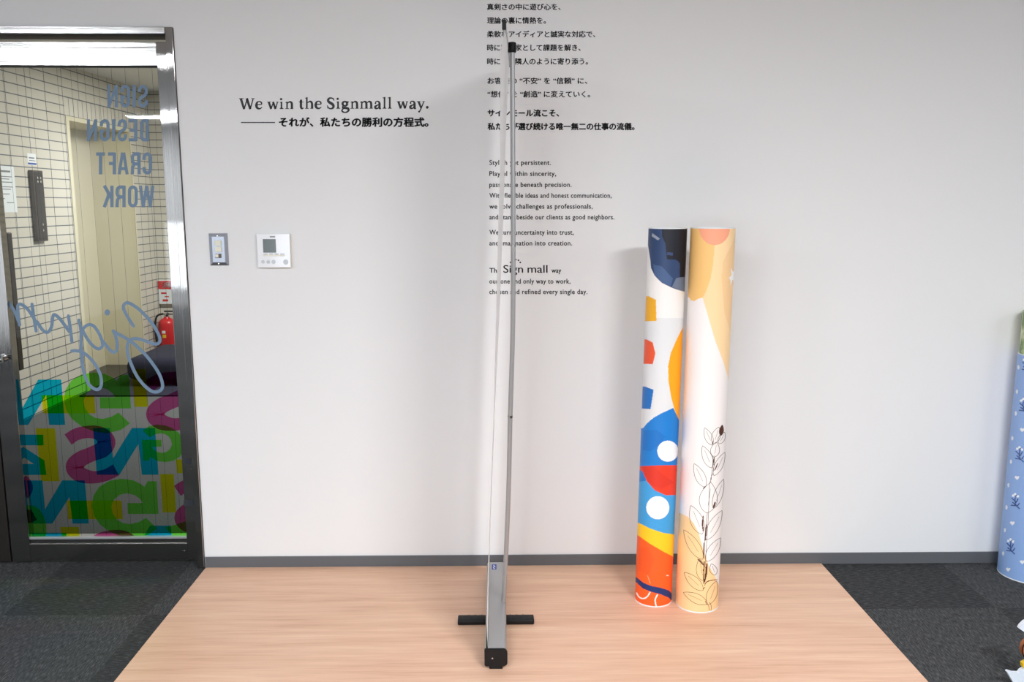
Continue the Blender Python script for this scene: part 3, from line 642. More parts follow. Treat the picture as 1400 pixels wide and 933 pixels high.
t = empty('thermostat', ((tx0 + tx1) / 2, 0, (tz0 + tz1) / 2), 'square white wall controller with a small grey screen and round buttons', 'thermostat')
from_bm('back_box', B(tx0 + 0.002, tx1 - 0.001, -0.012, -0.0004, tz0 + 0.001, tz1 - 0.001, bev=0.0015), CREAMP, t)
from_bm('front_cover', B(tx0, tx1, -0.019, -0.012, tz0, tz1, bev=0.0018), WHITEP, t)
def tp(x, y, s=14.36): return at(340 + x / s, 310 + y / s, Y=-0.0192)
p, e = tp(275, 245), tp(540, 512); from_bm('screen', B(p.x, e.x, -0.0196, -0.0188, e.z, p.z, bev=0.0002), LCD, t)
for x in (288, 398, 508, 618):
    p, e = tp(x, 556), tp(x + 92, 580); from_bm('key', B(p.x, e.x, -0.0205, -0.0188, e.z, p.z, bev=0.0003), CREAMP, t)
bm = bmesh.new()
for x in (290, 400, 505, 620): p, e = tp(x, 534), tp(x + 80, 545); box(bm, p.x, e.x, -0.01925, -0.0188, e.z, p.z)
from_bm('key_captions', bm, GREYINK, t)
p, e = tp(415, 190), tp(520, 212); from_bm('logo_mark', B(p.x, e.x, -0.01925, -0.0188, e.z, p.z), GREYINK, t)
KEYG = mat('grey_button', srgb(196, 202, 208), 0.3)
for x, y, rr in ((282, 690, 36), (385, 695, 36), (487, 692, 40), (728, 695, 52)):
    p = tp(x, y); bm = bmesh.new(); tube(bm, [(p.x, -0.0186, p.z), (p.x, -0.0205, p.z)], [rr / 14.36 / 360, rr / 14.36 / 385], 24); from_bm('round_button', bm, KEYG, t)

# ================================================================== roll-up banner stand
BY0, BY1 = -0.770, -0.118; BZ0, BZ1 = 0.0145, 0.068
BX0, BX1 = at(662.3, 900, Y=BY0 - 0.006).x + 0.0015, at(693.8, 900, Y=BY0 - 0.006).x - 0.0015
t = empty('banner_stand', ((BX0 + BX1) / 2, (BY0 + BY1) / 2, ZP), 'silver roll up banner stand seen edge on in the middle of the floor sheet', 'banner stand')
def prof(gx=0.0, gz=0.0, n=6):
    x0, x1, z0, z1 = BX0 - gx, BX1 + gx, BZ0 - gz, BZ1 + gz; pts = []
    for cx, cz, r_, a0 in ((x1 - 0.014, z1 - 0.014, 0.014, 0), (x0 + 0.003, z1 - 0.003, 0.003, 90), (x0 + 0.006, z0 + 0.006, 0.006, 180), (x1 - 0.012, z0 + 0.012, 0.012, 270)):
        for k in range(n + 1):
            a = math.radians(a0 + 90 * k / n); pts.append((cx + r_ * math.cos(a), cz + r_ * math.sin(a)))
    return pts
def extrude(pts, y0, y1):
    bm = bmesh.new(); A = [bm.verts.new((x, y0, z)) for x, z in pts]; C = [bm.verts.new((x, y1, z)) for x, z in pts]
    for k in range(len(A)): bm.faces.new((A[k], A[(k + 1) % len(A)], C[(k + 1) % len(A)], C[k]))
    bm.faces.new(A); bm.faces.new(C); return bm
# cassette profile with an open film slot near the left edge
P = prof(); P2 = []
sx0, sx1 = BX0 + 0.003, BX0 + 0.0090
for x, z in P: P2.append((x, z))
i = next(k for k in range(len(P2)) if P2[k][0] < BX0 + 0.0029)           # first point of the upper left corner
P2[i:i] = [(sx1, BZ1), (sx1, BZ1 - 0.02), (sx0, BZ1 - 0.02), (sx0, BZ1)]
from_bm('cassette', extrude(P2, BY0 + 0.004, BY1 - 0.004), ALU, t, True)
from_bm('slot_lining', B(sx0 + 0.0002, sx0 + 0.0012, BY0 + 0.006, BY1 - 0.006, BZ1 - 0.018, BZ1 + 0.0008), GREENP, t)
from_bm('slot_dark_fill', B(sx0 + 0.0012, sx1 - 0.0016, BY0 + 0.006, BY1 - 0.006, BZ1 - 0.018, BZ1 - 0.003), BLACK, t)  # black fill stands in for the shade inside the film slot
for y0, y1 in ((BY0 - 0.006, BY0 + 0.004), (BY1 - 0.004, BY1 + 0.006)):
    bm = bmesh.new(); 
    P3 = prof(0.0015, 0.0015) if y0 < -0.5 else prof(0.001, -0.0012); cxm, czm = (BX0 + BX1) / 2, (BZ0 + BZ1) / 2
    A = [[bm.verts.new((cxm + (x - cxm) * s, y, czm + (z - czm) * s)) for x, z in P3] for y, s in ((y0, 0.97), (y0 + 0.0015, 1.0), (y1 - 0.0015, 1.0), (y1, 0.97))]
    for a_, b_ in zip(A, A[1:]):
        for k in range(len(P3)): bm.faces.new((a_[k], a_[(k + 1) % len(P3)], b_[(k + 1) % len(P3)], b_[k]))
    bm.faces.new(A[0]); bm.faces.new(A[-1])
    cap = from_bm('end_cap', bm, BLACK, t, True)
    if y0 < -0.5:
        q = at(673.2, 900.5, Y=y0); bm = bmesh.new(); tube(bm, [(q.x, y0 + 0.001, q.z), (q.x, y0 - 0.0012, q.z)], 0.0024, 16); from_bm('screw', bm, CHROME, cap)
        q = at(675.4, 905, Y=y0); bm = bmesh.new(); tube(bm, [(q.x, y0 + 0.001, q.z), (q.x, y0 - 0.0006, q.z)], 0.0014, 12); from_bm('pin', bm, DSTEEL, cap)
    ft = B(-0.029, 0.012, y0 + 0.0005, y1 + 0.03, ZP, BZ0 + 0.001, bev=0.002) if y0 < -0.5 else B(-0.029, 0.012, y0 - 0.03, y1 - 0.0005, ZP, BZ0 + 0.001, bev=0.002)
    from_bm('rest_foot', ft, BLACK, t)
bm = bmesh.new(); PX0, PX1 = BX0 - 0.001, BX1 + 0.001
fya, fyb = at(678, 854.5, Z=ZP + 0.002).y, at(678, 840.5, Z=ZP + 0.018).y
fxa, fxb = at(626, 848, Z=ZP + 0.01).x, at(730, 848, Z=ZP + 0.01).x
for a_, b_ in ((fxa, PX0 + 0.004), (PX1 - 0.004, fxb)): box(bm, a_, b_, fya, fyb, ZP, ZP + 0.018, bev=0.004, seg=3)
box(bm, PX0, PX1, fya + 0.004, fyb - 0.004, ZP, BZ0 - 0.0005, bev=0.002)
fb = from_bm('foot_bar', bm, BLACK, t, True)
for sx in (-1, 1):
    bm = bmesh.new()
    for k in range(3):
        xc = -0.009 + sx * (0.065 + 0.022 * k)
        for dy in (-1, 1): tube(bm, [(xc, (fya + fyb) / 2, ZP + 0.018), (xc - sx * 0.018, (fya + fyb) / 2 + dy * 0.022, ZP + 0.018)], 0.0005, 6)
    from_bm('chevron_ridge', bm, BLACK, fb)
# pole: a slim tube of three sections bent slightly by the pull of the film
PY = (BY0 + BY1) / 2
pp = [(688.2, 826), (690.3, 790), (693.0, 730), (695.6, 660), (697.6, 570), (700.6, 470), (701.6, 400), (701.6, 300), (701.0, 180), (700.4, 72)]
pts = [at(x, y, Y=PY) for x, y in pp]
pts = [Vector(q.tolist()) for q in catmull([tuple(q) for q in pts], 6)]
zs = pts[0].z; ze = pts[-1].z
pole = from_bm('pole', tube(bmesh.new(), pts, 0.0078, 20), ALU, t, True)
for f in (0.36, 0.68):
    k = min(range(len(pts)), key=lambda q: abs(pts[q].z - (zs + (ze - zs) * f))); c = pts[k]
    from_bm('pole_joint', tube(bmesh.new(), [c - Vector((0, 0, 0.004)), c + Vector((0, 0, 0.004))], 0.0083, 20), STEEL, pole, True)
cpt = at(700.0, 64.5, Y=PY)
bm = bmesh.new(); tube(bm, [cpt + Vector((0, 0, q)) for q in (-0.016, -0.0145, 0.011, 0.014, 0.015)], [0.012, 0.013, 0.013, 0.011, 0.006], 24)
from_bm('pole_cap', bm, BLACK, pole, True)
# film: ruled between its near and far edge
near = [(690.2, 44), (688.5, 52), (686, 62), (684.4, 76), (683.8, 100), (684, 150), (683.6, 222), (681.4, 300), (679, 400), (675, 560), (669.8, 700), (666.6, 800), (664.6, 884)]
far = [(697, 93), (695.6, 110), (694, 128), (693, 150), (690.2, 222), (688, 300), (684, 400), (676.6, 560), (671.2, 700), (669.2, 762)]
FN, FF = BY0 + 0.008, BY1 - 0.008
def edge(pl_, Y):
    q = [at(x, y, Y=Y) for x, y in pl_]; zs_ = np.array([v_.z for v_ in q]); xs_ = np.array([v_.x for v_ in q]); o_ = np.argsort(zs_)
    return lambda z: float(np.interp(z, zs_[o_], xs_[o_]))
en_, ef_ = edge(near, FN), edge(far, FF)
slotx = sx1 - 0.0008
zr0, zr1 = at(689.2, 40.6, Y=FN).z, at(689.2, 27.2, Y=FN).z
ztop = zr0 + 0.004
bm = bmesh.new(); prev = None; nr, nc = 70, 10
for i in range(nr + 1):
    z = BZ1 - 0.008 + (ztop - BZ1 + 0.008) * i / nr; bl = min(1.0, max(0.0, (z - BZ1) / 0.10)); row = []
    for j in range(nc + 1):
        s = j / nc; s2 = s ** 0.7 if z > 1.5 else s
        x = en_(z) * (1 - s2) + ef_(min(z, 1.86)) * s2; x = slotx * (1 - bl) + x * bl
        row.append(bm.verts.new((x, FN + (FF - FN) * s, z)))
    if prev:
        for j in range(nc): bm.faces.new((prev[j], prev[j + 1], row[j + 1], row[j]))
    prev = row
fo = from_bm('banner_film', bm, FILM, t, True)
# top rail with black end caps
ra = at(689.2, 34, Y=FN - 0.004); ra.z = (zr0 + zr1) / 2; rb = Vector((ef_(1.86) + 0.0005, FF + 0.004, ra.z))
def slab(a, b, hw, z0, z1):
    bm = bmesh.new(); d = Vector((b.x - a.x, b.y - a.y, 0)).normalized(); n = Vector((-d.y, d.x, 0)) * hw; vs = []
    for p in (a, b):
        for s in (-1, 1):
            for z in (z0, z1): vs.append(bm.verts.new((p.x + n.x * s, p.y + n.y * s, z)))
    for q in ((0, 1, 3, 2), (4, 6, 7, 5), (0, 4, 5, 1), (2, 3, 7, 6), (0, 2, 6, 4), (1, 5, 7, 3)): bm.faces.new([vs[k] for k in q])
    bmesh.ops.bevel(bm, geom=bm.edges[:], offset=0.0012, segments=2, affect='EDGES'); return bm
rail = from_bm('top_rail', slab(ra, rb, 0.0045, zr0 + 0.001, zr1 - 0.001), ALU, t, True)
dr = (rb - ra).normalized()
from_bm('rail_cap', slab(ra - dr * 0.003, ra + dr * 0.012, 0.0056, zr0, zr1), BLACK, rail, True)
from_bm('rail_cap', slab(rb - dr * 0.012, rb + dr * 0.003, 0.0056, zr0, zr1), BLACK, rail, True)
# small blue label on the cassette
a, b = at(672.6, 772, Z=BZ1 + 0.0005), at(678.8, 779, Z=BZ1 + 0.0005)
lab = from_bm('blue_sticker', B(a.x, b.x, b.y, a.y, BZ1 - 0.0002, BZ1 + 0.0004), BLUEP, t)
yy0, yy1 = sorted((a.y, b.y))
bm = bmesh.new(); dx, dyy = (b.x - a.x), yy1 - yy0
for u0, u1, v0, v1 in ((0.3, 0.7, 0.12, 0.22), (0.25, 0.45, 0.3, 0.5), (0.45, 0.75, 0.45, 0.62), (0.3, 0.55, 0.66, 0.85)):
    box(bm, a.x + dx * u0, a.x + dx * u1, yy0 + dyy * v0, yy0 + dyy * v1, BZ1 + 0.0004, BZ1 + 0.0007)
from_bm('sticker_mark', bm, PAPER, lab)

# ================================================================== printed rolls
def print_mat(name):
    m = mat(name, (1, 1, 1, 1), 0.42, 0, 0.35); n = N(m, 'ShaderNodeVertexColor'); n.layer_name = 'print'
    L(m, n.outputs['Color'], bsdf(m).inputs['Base Color']); return m
def inside(poly, X, Y):
    r_ = np.zeros(X.shape, bool); n = len(poly)
    px = np.array([q[0] for q in poly]); py = np.array([q[1] for q in poly])
    sel = (X >= px.min()) & (X <= px.max()) & (Y >= py.min()) & (Y <= py.max())
    xs, ys = X[sel], Y[sel]; c = np.zeros(xs.shape, bool); j = n - 1
    for i in range(n):
        with np.errstate(divide='ignore', invalid='ignore'):
            c ^= ((py[i] > ys) != (py[j] > ys)) & (xs < (px[j] - px[i]) * (ys - py[i]) / (py[j] - py[i] + 1e-12) + px[i])
        j = i
    r_[sel] = c; return r_
def printed_roll(name, cbot, ctop, rad, z0, z1, shapes, base, rootargs, cols=150, rows=900, core=True, roughscale=None, span=205):
    """upright roll whose printed surface colours come from shapes given in photograph pixels"""
    cb, ct = np.array(cbot), np.array(ctop)
    root = empty(rootargs[0], (cbot[0], cbot[1], z0), *rootargs[1:])
    camang = math.atan2(CAM[1] - cbot[1], CAM[0] - cbot[0])
    a_vis = np.linspace(-math.radians(span / 2), math.radians(span / 2), cols)
    a_bk = np.linspace(math.radians(span / 2), 2 * math.pi - math.radians(span / 2), 26)[1:-1]
    ang = np.concatenate([a_vis, a_bk]); n = len(ang)
    zz = np.linspace(z0, z1, rows)
    A, Z = np.meshgrid(ang, zz)
    f = (Z - z0) / (z1 - z0); CX = cb[0] + (ct[0] - cb[0]) * f; CYY = cb[1] + (ct[1] - cb[1]) * f
    Xw = CX + rad * np.cos(A + camang); Yw = CYY + rad * np.sin(A + camang)
    def to_px(Aa, Zz):
        ff = (Zz - z0) / (z1 - z0); x = cb[0] + (ct[0] - cb[0]) * ff + rad * np.cos(Aa + camang) - CAM[0]; y = cb[1] + (ct[1] - cb[1]) * ff + rad * np.sin(Aa + camang) - CAM[1]; z = Zz - CAM[2]
        d = x * FW[0] + y * FW[1] + z * FW[2]
        return 700 + FPX * (x * RT[0] + y * RT[1] + z * RT[2]) / d, 466.5 - FPX * (x * UP[0] + y * UP[1] + z * UP[2]) / d
    lim = math.radians(86)
    Am = np.where(A > math.pi, A - 2 * math.pi, A)
    Am = np.where(Am > lim, 2 * lim - Am, Am); Am = np.where(Am < -lim, -2 * lim - Am, Am)      # the print carries on mirrored round the back
    PX, PY = to_px(Am, Z)
    colr = np.empty(PX.shape + (4,)); colr[:] = srgb(*base)
    for poly, c in shapes:
        for p in (poly if isinstance(poly, list) and isinstance(poly[0], list) else [poly]):
            colr[inside(p, PX, PY)] = srgb(*c)
    me = bpy.data.meshes.new('printed_film')
    co = np.stack([Xw, Yw, Z], -1).reshape(-1, 3)
    idx = np.arange(rows * n).reshape(rows, n); nx = np.roll(idx, -1, axis=1)
    faces = np.stack([idx[:-1], nx[:-1], nx[1:], idx[1:]], -1).reshape(-1, 4)
    me.vertices.add(len(co)); me.vertices.foreach_set('co', co.ravel())
    me.loops.add(faces.size); me.loops.foreach_set('vertex_index', faces.ravel().astype(np.int32))
    me.polygons.add(len(faces)); me.polygons.foreach_set('loop_start', (np.arange(len(faces)) * 4).astype(np.int32))
    me.update(calc_edges=True); me.validate()
    ca_ = me.color_attributes.new('print', 'FLOAT_COLOR', 'POINT'); ca_.data.foreach_set('color', colr.reshape(-1).astype(np.float32))
    me.polygons.foreach_set('use_smooth', np.ones(len(me.polygons), bool))
    film_o = link('printed_film', me, print_mat(name + '_print'))
    film_o.parent = root; film_o.matrix_parent_inverse = root.matrix_world.inverted()
    # white paper ends: a rim all round and the open core
    for zc, zo, c_ in ((z0, -0.0038, cb), (z1, 0.0025, ct)):
        bm = bmesh.new(); s = 1 if zo > 0 else -1; za, zb_ = zc - s * 0.0006, zc + zo
        prof_ = [(rad * 0.999, za), (rad * 1.004, zc), (rad * 1.004, zb_), (rad * 0.90, zb_), (rad * 0.90, zc - s * 0.03)]
        lathe(bm, prof_, c_[0], c_[1], 64, cap=False); from_bm('paper_rim', bm, PAPER, root, True)
        bm = bmesh.new(); lathe(bm, [(0.0005, zc - s * 0.03), (rad * 0.90, zc - s * 0.03)], c_[0], c_[1], 48, cap=False); from_bm('core', bm, PAPER, root)
    def on(px, py, lift=0.0003):
        """point of the roll under a photograph pixel"""
        d = FW + RT * (px - 700) / FPX - UP * (py - 466.5) / FPX
        z = CAM[2]
        for _ in range(8):
            ff = (z - z0) / (z1 - z0); c_ = cb + (ct - cb) * ff; ox, oy = CAM[0] - c_[0], CAM[1] - c_[1]; R2 = rad + lift
            aa = d[0] ** 2 + d[1] ** 2; bb = 2 * (ox * d[0] + oy * d[1]); cc = ox * ox + oy * oy - R2 * R2; D = max(bb * bb - 4 * aa * cc, 0.0)
            tt = (-bb - math.sqrt(D)) / (2 * aa); z = CAM[2] + tt * d[2]
        return Vector((CAM + tt * d).tolist())
    return root, film_o, on

k6 = cr(3.331, 860, 300); k7 = cr(3.33, 850, 570); k93 = cr(7.777, 930, 300); k92 = cr(3.39, 920, 570); k10 = cr(10.0, 860, 760)
NB = (46, 68, 108)
sh = []
sh.append((k6([(60, 450), (300, 450), (300, 960), (60, 960)]), (222, 224, 226)))
sh.append((k6([(70, 20), (300, 20), (290, 336), (262, 332), (230, 324), (200, 314), (150, 290), (116, 256), (100, 222), (97, 185)]), NB))
sh.append((k6([(215, 268), (262, 260), (262, 334), (230, 322), (195, 308)]), (104, 118, 142)))
sh.append((k6([(105, 62), (140, 88), (132, 96), (104, 78)]), (150, 160, 172)))
sh.append((k6([(110, 205), (150, 215), (200, 270), (190, 306), (150, 288), (116, 252)]), (70, 94, 136)))
sh.append((k6([(150, 20), (300, 20), (290, 262), (232, 264), (232, 200), (214, 184), (172, 182), (166, 112), (150, 76)]), (24, 27, 38)))
sh.append((k6([(172, 150), (200, 152), (200, 165), (172, 163)]), (52, 70, 110)))
sh.append((k6([(60, 350), (88, 350), (122, 367), (125, 463), (60, 465)]), (240, 176, 40)))
sh.append((k6([(60, 547), (80, 547), (108, 562), (120, 612), (108, 660), (60, 658)]), (232, 88, 52)))
sh.append((k6([(50, 762), (72, 762), (112, 777), (98, 865), (50, 862)]), (36, 112, 190)))
sh.append((k6([(270, 440), (252, 480), (220, 540), (190, 610), (178, 670), (180, 740), (192, 810), (205, 860), (232, 935), (300, 935), (300, 440)]), (250, 166, 22)))
sh.append((k7([(60, 55), (98, 52), (115, 30), (145, 5), (180, -15), (235, -40), (262, 18), (300, 40), (300, 560), (60, 560)]), (30, 124, 204)))
sh.append((k7([(98, 62), (160, 60), (200, 92), (165, 130), (130, 160), (95, 150)]), (27, 114, 195)))  # shadow area painted into the blue as a darker patch
sh.append((k7([(60, 300), (120, 290), (300, 350), (300, 560), (60, 560)]), (66, 158, 218)))
sh.append((disc(913.1, 617.2, 14.4, 40), (240, 241, 242)))
sh.append((k7([(60, 226), (95, 225), (170, 222), (300, 220), (300, 355), (255, 357), (200, 358), (150, 335), (115, 295), (95, 250)]), (226, 62, 40)))
sh.append((k7([(92, 226), (150, 224), (185, 262), (240, 300), (180, 330), (130, 312), (98, 255)]), (216, 55, 39)))
sh.append((disc(899.3, 694.6, 15.8, 40), (240, 241, 242)))
sh.append((k7([(60, 478), (80, 485), (130, 510), (190, 530), (300, 545), (300, 900), (60, 900)]), (252, 200, 40)))
sh.append((k7([(60, 532), (80, 545), (130, 580), (190, 615), (240, 640), (300, 665), (300, 960), (60, 960)]), (250, 96, 36)))
sh.append((k7([(78, 600), (120, 590), (150, 650), (120, 720), (78, 700)]), (246, 90, 36)))
sh.append((k10([(60, 265), (110, 305), (200, 375), (300, 415), (430, 440), (540, 475), (585, 520), (640, 600), (640, 690), (585, 618), (540, 575), (430, 530), (300, 495), (190, 450), (115, 380), (60, 330)]), (30, 52, 110)))
sh.append(([list(q) for q in ribbon([tuple(q) for q in k10([(100, 505), (140, 570), (200, 588), (250, 560), (290, 498)])], 1.7, 6)], (246, 240, 236)))
sh.append(([list(q) for q in ribbon([tuple(q) for q in k10([(390, 532), (362, 590), (360, 640), (374, 700)])], 1.8, 6)], (246, 240, 236)))
sh.append(([list(q) for q in ribbon([tuple(q) for q in k10([(250, 270), (272, 325), (292, 385)])], 0.5, 3)], (248, 190, 150)))
sh.append((k10([(505, 268), (540, 268), (545, 280), (515, 280)]), (248, 220, 200)))
lb = at(894, 831, Z=ZP); R1 = 0.0655
z_top1 = at(914, 313, Y=-0.33).z
printed_roll('bold_pattern', (0.5605, lb.y + R1), (0.582, lb.y + R1 + 0.03), R1, ZP + 0.004, z_top1, sh, (238, 236, 233),
             ('printed_roll', 'tall roll printed with bold navy, blue, yellow and orange shapes, left of the pair', 'roll', 'printed rolls standing by the wall'), 150, 1000)
sh = []
PEACH = (249, 214, 164)
sh.append((k6([(330, 340), (345, 390), (365, 460), (395, 560), (430, 650), (450, 720), (457, 765), (520, 765), (520, 20), (270, 20), (270, 340)]), PEACH))
sh.append((k93([(640, 120), (580, 190), (530, 300), (455, 450), (440, 620), (470, 1000), (640, 1500)]), (244, 204, 152)))
sh.append((k93([(60, 60), (362, 60), (365, 280), (350, 480), (320, 640), (270, 780), (235, 835), (190, 845), (150, 872), (115, 862), (60, 790)]), (244, 196, 122)))
sh.append((disc(930 + 365 / 7.777, 300 + 88 / 7.777, 165 / 7.777, 50, 187 / 7.777), (246, 166, 132)))
sh.append((k7([(230, 430), (268, 440), (300, 455), (330, 490), (350, 530), (370, 600), (396, 680), (425, 728), (445, 775), (480, 800), (480, 920), (230, 920)]), (247, 206, 152)))
# leaf drawing: fine lines and brown fills wrapped on the roll, kept in the printed film's own mesh
line, brown, whit = [], [], []
def leaf(bx, by, tx, ty, w, fill=None, vein=True, bend=0.0):
    b_ = np.array((bx, by), float); t_ = np.array((tx, ty), float); d = t_ - b_; n = np.array((-d[1], d[0])) / np.hypot(*d)
    mid = lambda s, k: b_ + d * s + n * (k * w / 2 * (math.sin(math.pi * min(1, s ** 0.85)) ** 0.8) + bend * math.sin(math.pi * s))
    ss = np.linspace(0, 1, 17); l1 = [mid(s, 1) for s in ss]; l2 = [mid(s, -1) for s in ss]
    l1[-1] = l2[-1] = t_
    if fill is not None: fill.append(k92(l1 + l2[::-1][1:-1]))
    for l_ in (l1, l2): line.extend(ribbon([tuple(q) for q in k92(l_)], 0.50, 0))
    if vein: line.extend(ribbon([tuple(q) for q in k92([mid(s, 0.08) for s in np.linspace(0.25, 0.8, 8)])], 0.32, 0))
for a_ in ((182, 132, 147, 52, 36), (188, 126, 213, 48, 40), (214, 126, 240, 72, 30), (180, 238, 137, 135, 44), (190, 188, 202, 118, 42), (190, 274, 241, 165, 38), (150, 327, 98, 218, 46),
           (155, 447, 176, 305, 84), (188, 425, 235, 290, 40), (135, 545, 83, 412, 60), (154, 572, 228, 435, 50), (154, 672, 222, 562, 48), (138, 662, 50, 525, 52), (140, 762, 122, 660, 46),
           (196, 735, 178, 682, 34), (140, 806, 52, 722, 46), (163, 872, 203, 762, 46), (160, 868, 48, 815, 44)):
    leaf(*a_)
leaf(222, 88, 229, 38, 20, brown, False)
for pts_, w_ in (([(183, 236), (188, 215), (190, 190)], 1.0), ([(180, 270), (176, 290), (174, 306)], 1.1), ([(182, 132), (186, 112)], 1.4), ([(208, 215), (200, 235), (192, 250)], 1.6), ([(196, 395), (192, 410), (186, 424)], 2.4), ([(140, 335), (150, 322)], 2.0),
                 ([(140, 460), (138, 500), (140, 530)], 2.2), ([(155, 500), (152, 540), (150, 575)], 2.0), ([(145, 580), (143, 620), (142, 655)], 1.1), ([(115, 660), (130, 675), (142, 690)], 2.0), ([(145, 672), (143, 720), (143, 775)], 1.9), ([(157, 680), (155, 720), (146, 768)], 3.0),
                 ([(146, 785), (155, 768), (175, 760), (208, 755)], 1.2), ([(140, 800), (150, 790)], 1.4), ([(150, 855), (158, 872)], 1.2)):
    brown += [list(q) for q in ribbon([tuple(q) for q in k92(pts_)], [0.5 * w_ + 0.2] + [w_] * (len(pts_) - 2) + [0.5 * w_ + 0.1], 5)]
for p in brown + [k93([(540, 515), (560, 560), (580, 540), (566, 590), (576, 640), (556, 645), (532, 712), (535, 655), (518, 620), (545, 598)])]: sh.append(([np.array(q) for q in p], (84, 46, 30)))
sh[-1] = (sh[-1][0], (250, 248, 246))
rb_ = at(955, 839, Z=ZP); R2_ = 0.0745
z_top2 = at(974, 312.5, Y=-0.36).z
root, film_o, on = printed_roll('leaf_pattern', (0.7105, rb_.y + R2_), (0.7275, rb_.y + R2_ + 0.03), R2_, ZP + 0.004, z_top2, sh, (240, 235, 233),
             ('printed_roll', 'tall cream and peach roll with a line drawn leafy branch, right of the pair', 'roll', 'printed rolls standing by the wall'), 150, 900)
for pts_ in ([(170, 300), (165, 450), (158, 560), (150, 690)], [(160, 445), (148, 560), (144, 660)], [(160, 868), (166, 880), (168, 898)], [(170, 860), (178, 880), (176, 900)], [(186, 180), (184, 230), (178, 275)], [(194, 180), (190, 235), (184, 272)]):
    line.extend(ribbon([tuple(q) for q in k92(pts_)], 0.5, 6))
def wrap(polys, lift, midx):
    bm = bmesh.new(); bm.from_mesh(film_o.data)
    for p in polys:
        fs = [p] if len(p) == 4 else [[p[i] for i in tri] for tri in tessellate_polygon([[Vector((float(q[0]), float(q[1]), 0)) for q in p]])]
        for f_ in fs:
            vs = [bm.verts.new(on(float(q[0]), float(q[1]), lift)) for q in f_]
            try: fc = bm.faces.new(vs); fc.material_index = midx; fc.normal_update(); fc.smooth = False
            except ValueError: continue
            c_ = fc.calc_center_median() - Vector((0.718, rb_.y + R2_, fc.calc_center_median().z))
            if fc.normal.dot(c_) < 0: fc.normal_flip()
    bm.to_mesh(film_o.data); bm.free()
film_o.data.materials.append(mat('line_ink', srgb(74, 58, 50), 0.5))
wrap(line, 0.0006, 1)

# blue floral roll at the right edge, with a green leafy film above it
R3 = 0.105; bx, by = at(1368, 785, Z=0).x + R3 * 0.999, -0.112
sh = []
def heart(x, y, s): return [np.array((x + s * 16 * math.sin(a) ** 3 / 16, y - s * (13 * math.cos(a) - 5 * math.cos(2 * a) - 2 * math.cos(3 * a) - math.cos(4 * a)) / 16)) for a in np.linspace(0, 2 * math.pi, 28)[:-1]]
for x, y in ((1397.5, 588), (1390.5, 653.5), (1384, 715.6), (1378.3, 779), (1397.5, 769), (1408, 640), (1404, 700), (1410, 520)): sh.append((heart(x, y, 3.2), (234, 236, 240)))
for x, y in ((1392.4, 502.5), (1390.3, 535.7), (1388.8, 565.6), (1384, 599.5), (1382, 631.6), (1378.7, 663.7), (1376, 694), (1373.9, 725.3), (1371.5, 757)): sh.append((disc(x, y, 1.5, 14, 3.0), (228, 232, 240)))
for x, y in ((1399, 556), (1393.7, 622), (1388, 686), (1381.5, 748), (1403, 500)):
    for pts_ in ([(x + 6, y + 10), (x + 1, y + 5), (x, y - 2), (x + 1, y - 9)], [(x + 1, y + 5), (x - 4, y + 1)], [(x + 1, y + 6), (x - 6, y + 5)], [(x, y), (x - 5, y - 5)], [(x + 1, y + 2), (x + 4, y - 4)], [(x + 3, y + 6), (x + 6, y + 2)]):
        sh.append(([list(q) for q in ribbon(pts_, 1.5, 4)], (52, 74, 132)))
    for ddx, ddy in ((0, -10), (3.5, -7), (-3, -8)): sh.append((disc(x + ddx, y + ddy, 1.7, 12), (240, 242, 244)))
zblue = at(1396, 486, Y=by).z
rt, _, _ = printed_roll('floral_pattern', (bx, by), (bx + 0.004, by + 0.004), R3, ZP - 0.003 + 0.003, zblue, sh, (140, 172, 222),
             ('floral_roll', 'light blue roll with navy sprigs and white hearts, cut by the right edge', 'roll'), 150, 420)
GR = mat('green_leaf_print', srgb(176, 190, 150), 0.5); v = coords(GR, (1, 1, 0.6))
L(GR, ramp(GR, noise(GR, v, 34, 3), [(0.42, srgb(206, 212, 184)), (0.5, srgb(168, 186, 138)), (0.6, srgb(104, 134, 86))]), bsdf(GR).inputs['Base Color'])
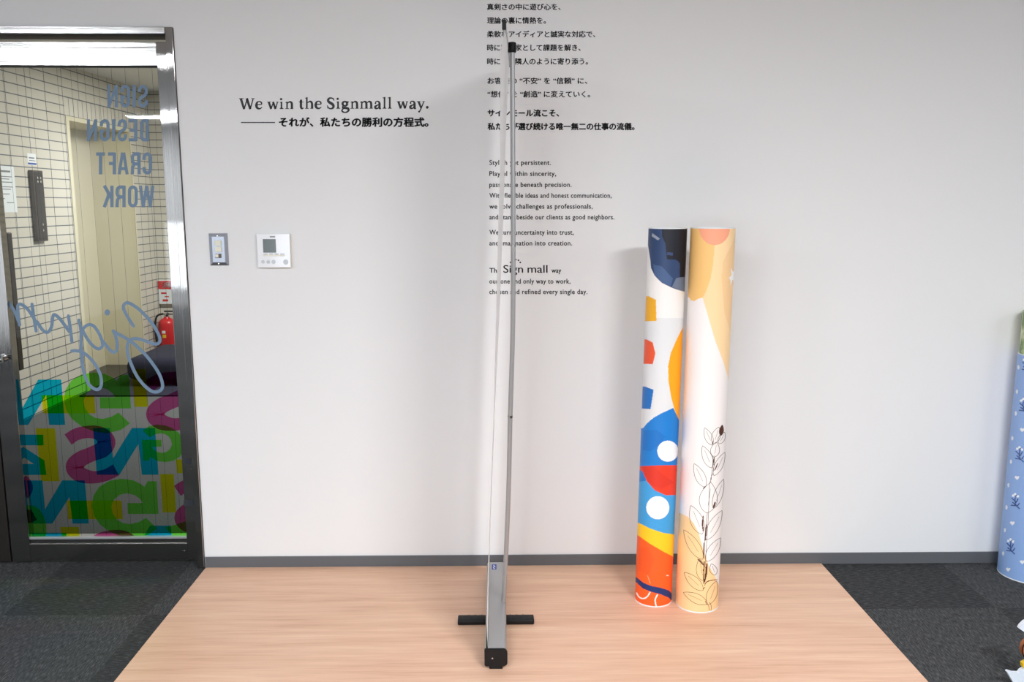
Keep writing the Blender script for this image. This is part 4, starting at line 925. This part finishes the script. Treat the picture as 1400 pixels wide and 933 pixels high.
bm = bmesh.new(); lathe(bm, [(R3 * 0.965, zblue - 0.05), (R3 * 0.965, zblue + 0.16), (R3 * 0.90, zblue + 0.162), (R3 * 0.90, zblue + 0.05)], bx + 0.004, by + 0.004, 64, cap=False)
tag(from_bm('leaf_film', bm, GR, rt, True), 'pale green leafy film above the blue one')

# cut-out flower board at the lower right edge
CY = -0.90
t = empty('flower_cutout', (at(1412, 936, Y=CY).x, CY, 0.0), 'white flower cut out board at the lower right edge of the carpet', 'cut-out')
def board(name, pts, m, y0, th):
    bm = bmesh.new(); P_ = [at(x, y, Y=y0) for x, y in pts]; A = [bm.verts.new(p) for p in P_]; C = [bm.verts.new(p + Vector((0, th, 0))) for p in P_]
    for k in range(len(A)): bm.faces.new((A[k], A[(k + 1) % len(A)], C[(k + 1) % len(A)], C[k]))
    f1 = bm.faces.new(A); f2 = bm.faces.new(C); bmesh.ops.triangulate(bm, faces=[f1, f2]); return from_bm(name, bm, m, t)
PET = mat('white_board', srgb(214, 222, 232), 0.5); CEN = mat('brown_board', srgb(150, 88, 52), 0.5)
zf = at(1400, 941.6, Y=CY).z
board('petal', [(1377, 919.5), (1379, 918.4), (1386, 920.5), (1393.5, 920.8), (1396, 917.5), (1401, 914.5), (1420, 905), (1436, 915), (1428, 930), (1408, 941.8), (1392, 941.8), (1386, 935), (1381, 926)], PET, CY, 0.012)
board('petal', [(1393.6, 860), (1396, 856), (1401, 851), (1412, 846), (1428, 850), (1432, 866), (1414, 872), (1401, 865)], PET, CY, 0.012)
board('flower_centre', disc(1414, 890, 15.5, 40), CEN, CY - 0.004, 0.018)
bm = bmesh.new(); o_ = disc(1414, 890, 17.0, 40); i_ = disc(1414, 890, 15.3, 40)
for k in range(40): bm.faces.new([bm.verts.new(at(float(q[0]), float(q[1]), Y=CY - 0.005)) for q in (o_[k], o_[(k + 1) % 40], i_[(k + 1) % 40], i_[k])])
from_bm('centre_outline', bm, BLACK, t)
board('flower_stem', [(1398.6, 908), (1404, 905), (1418, 906), (1420, 914), (1402, 916), (1398.8, 913)], YEL, CY - 0.002, 0.014)
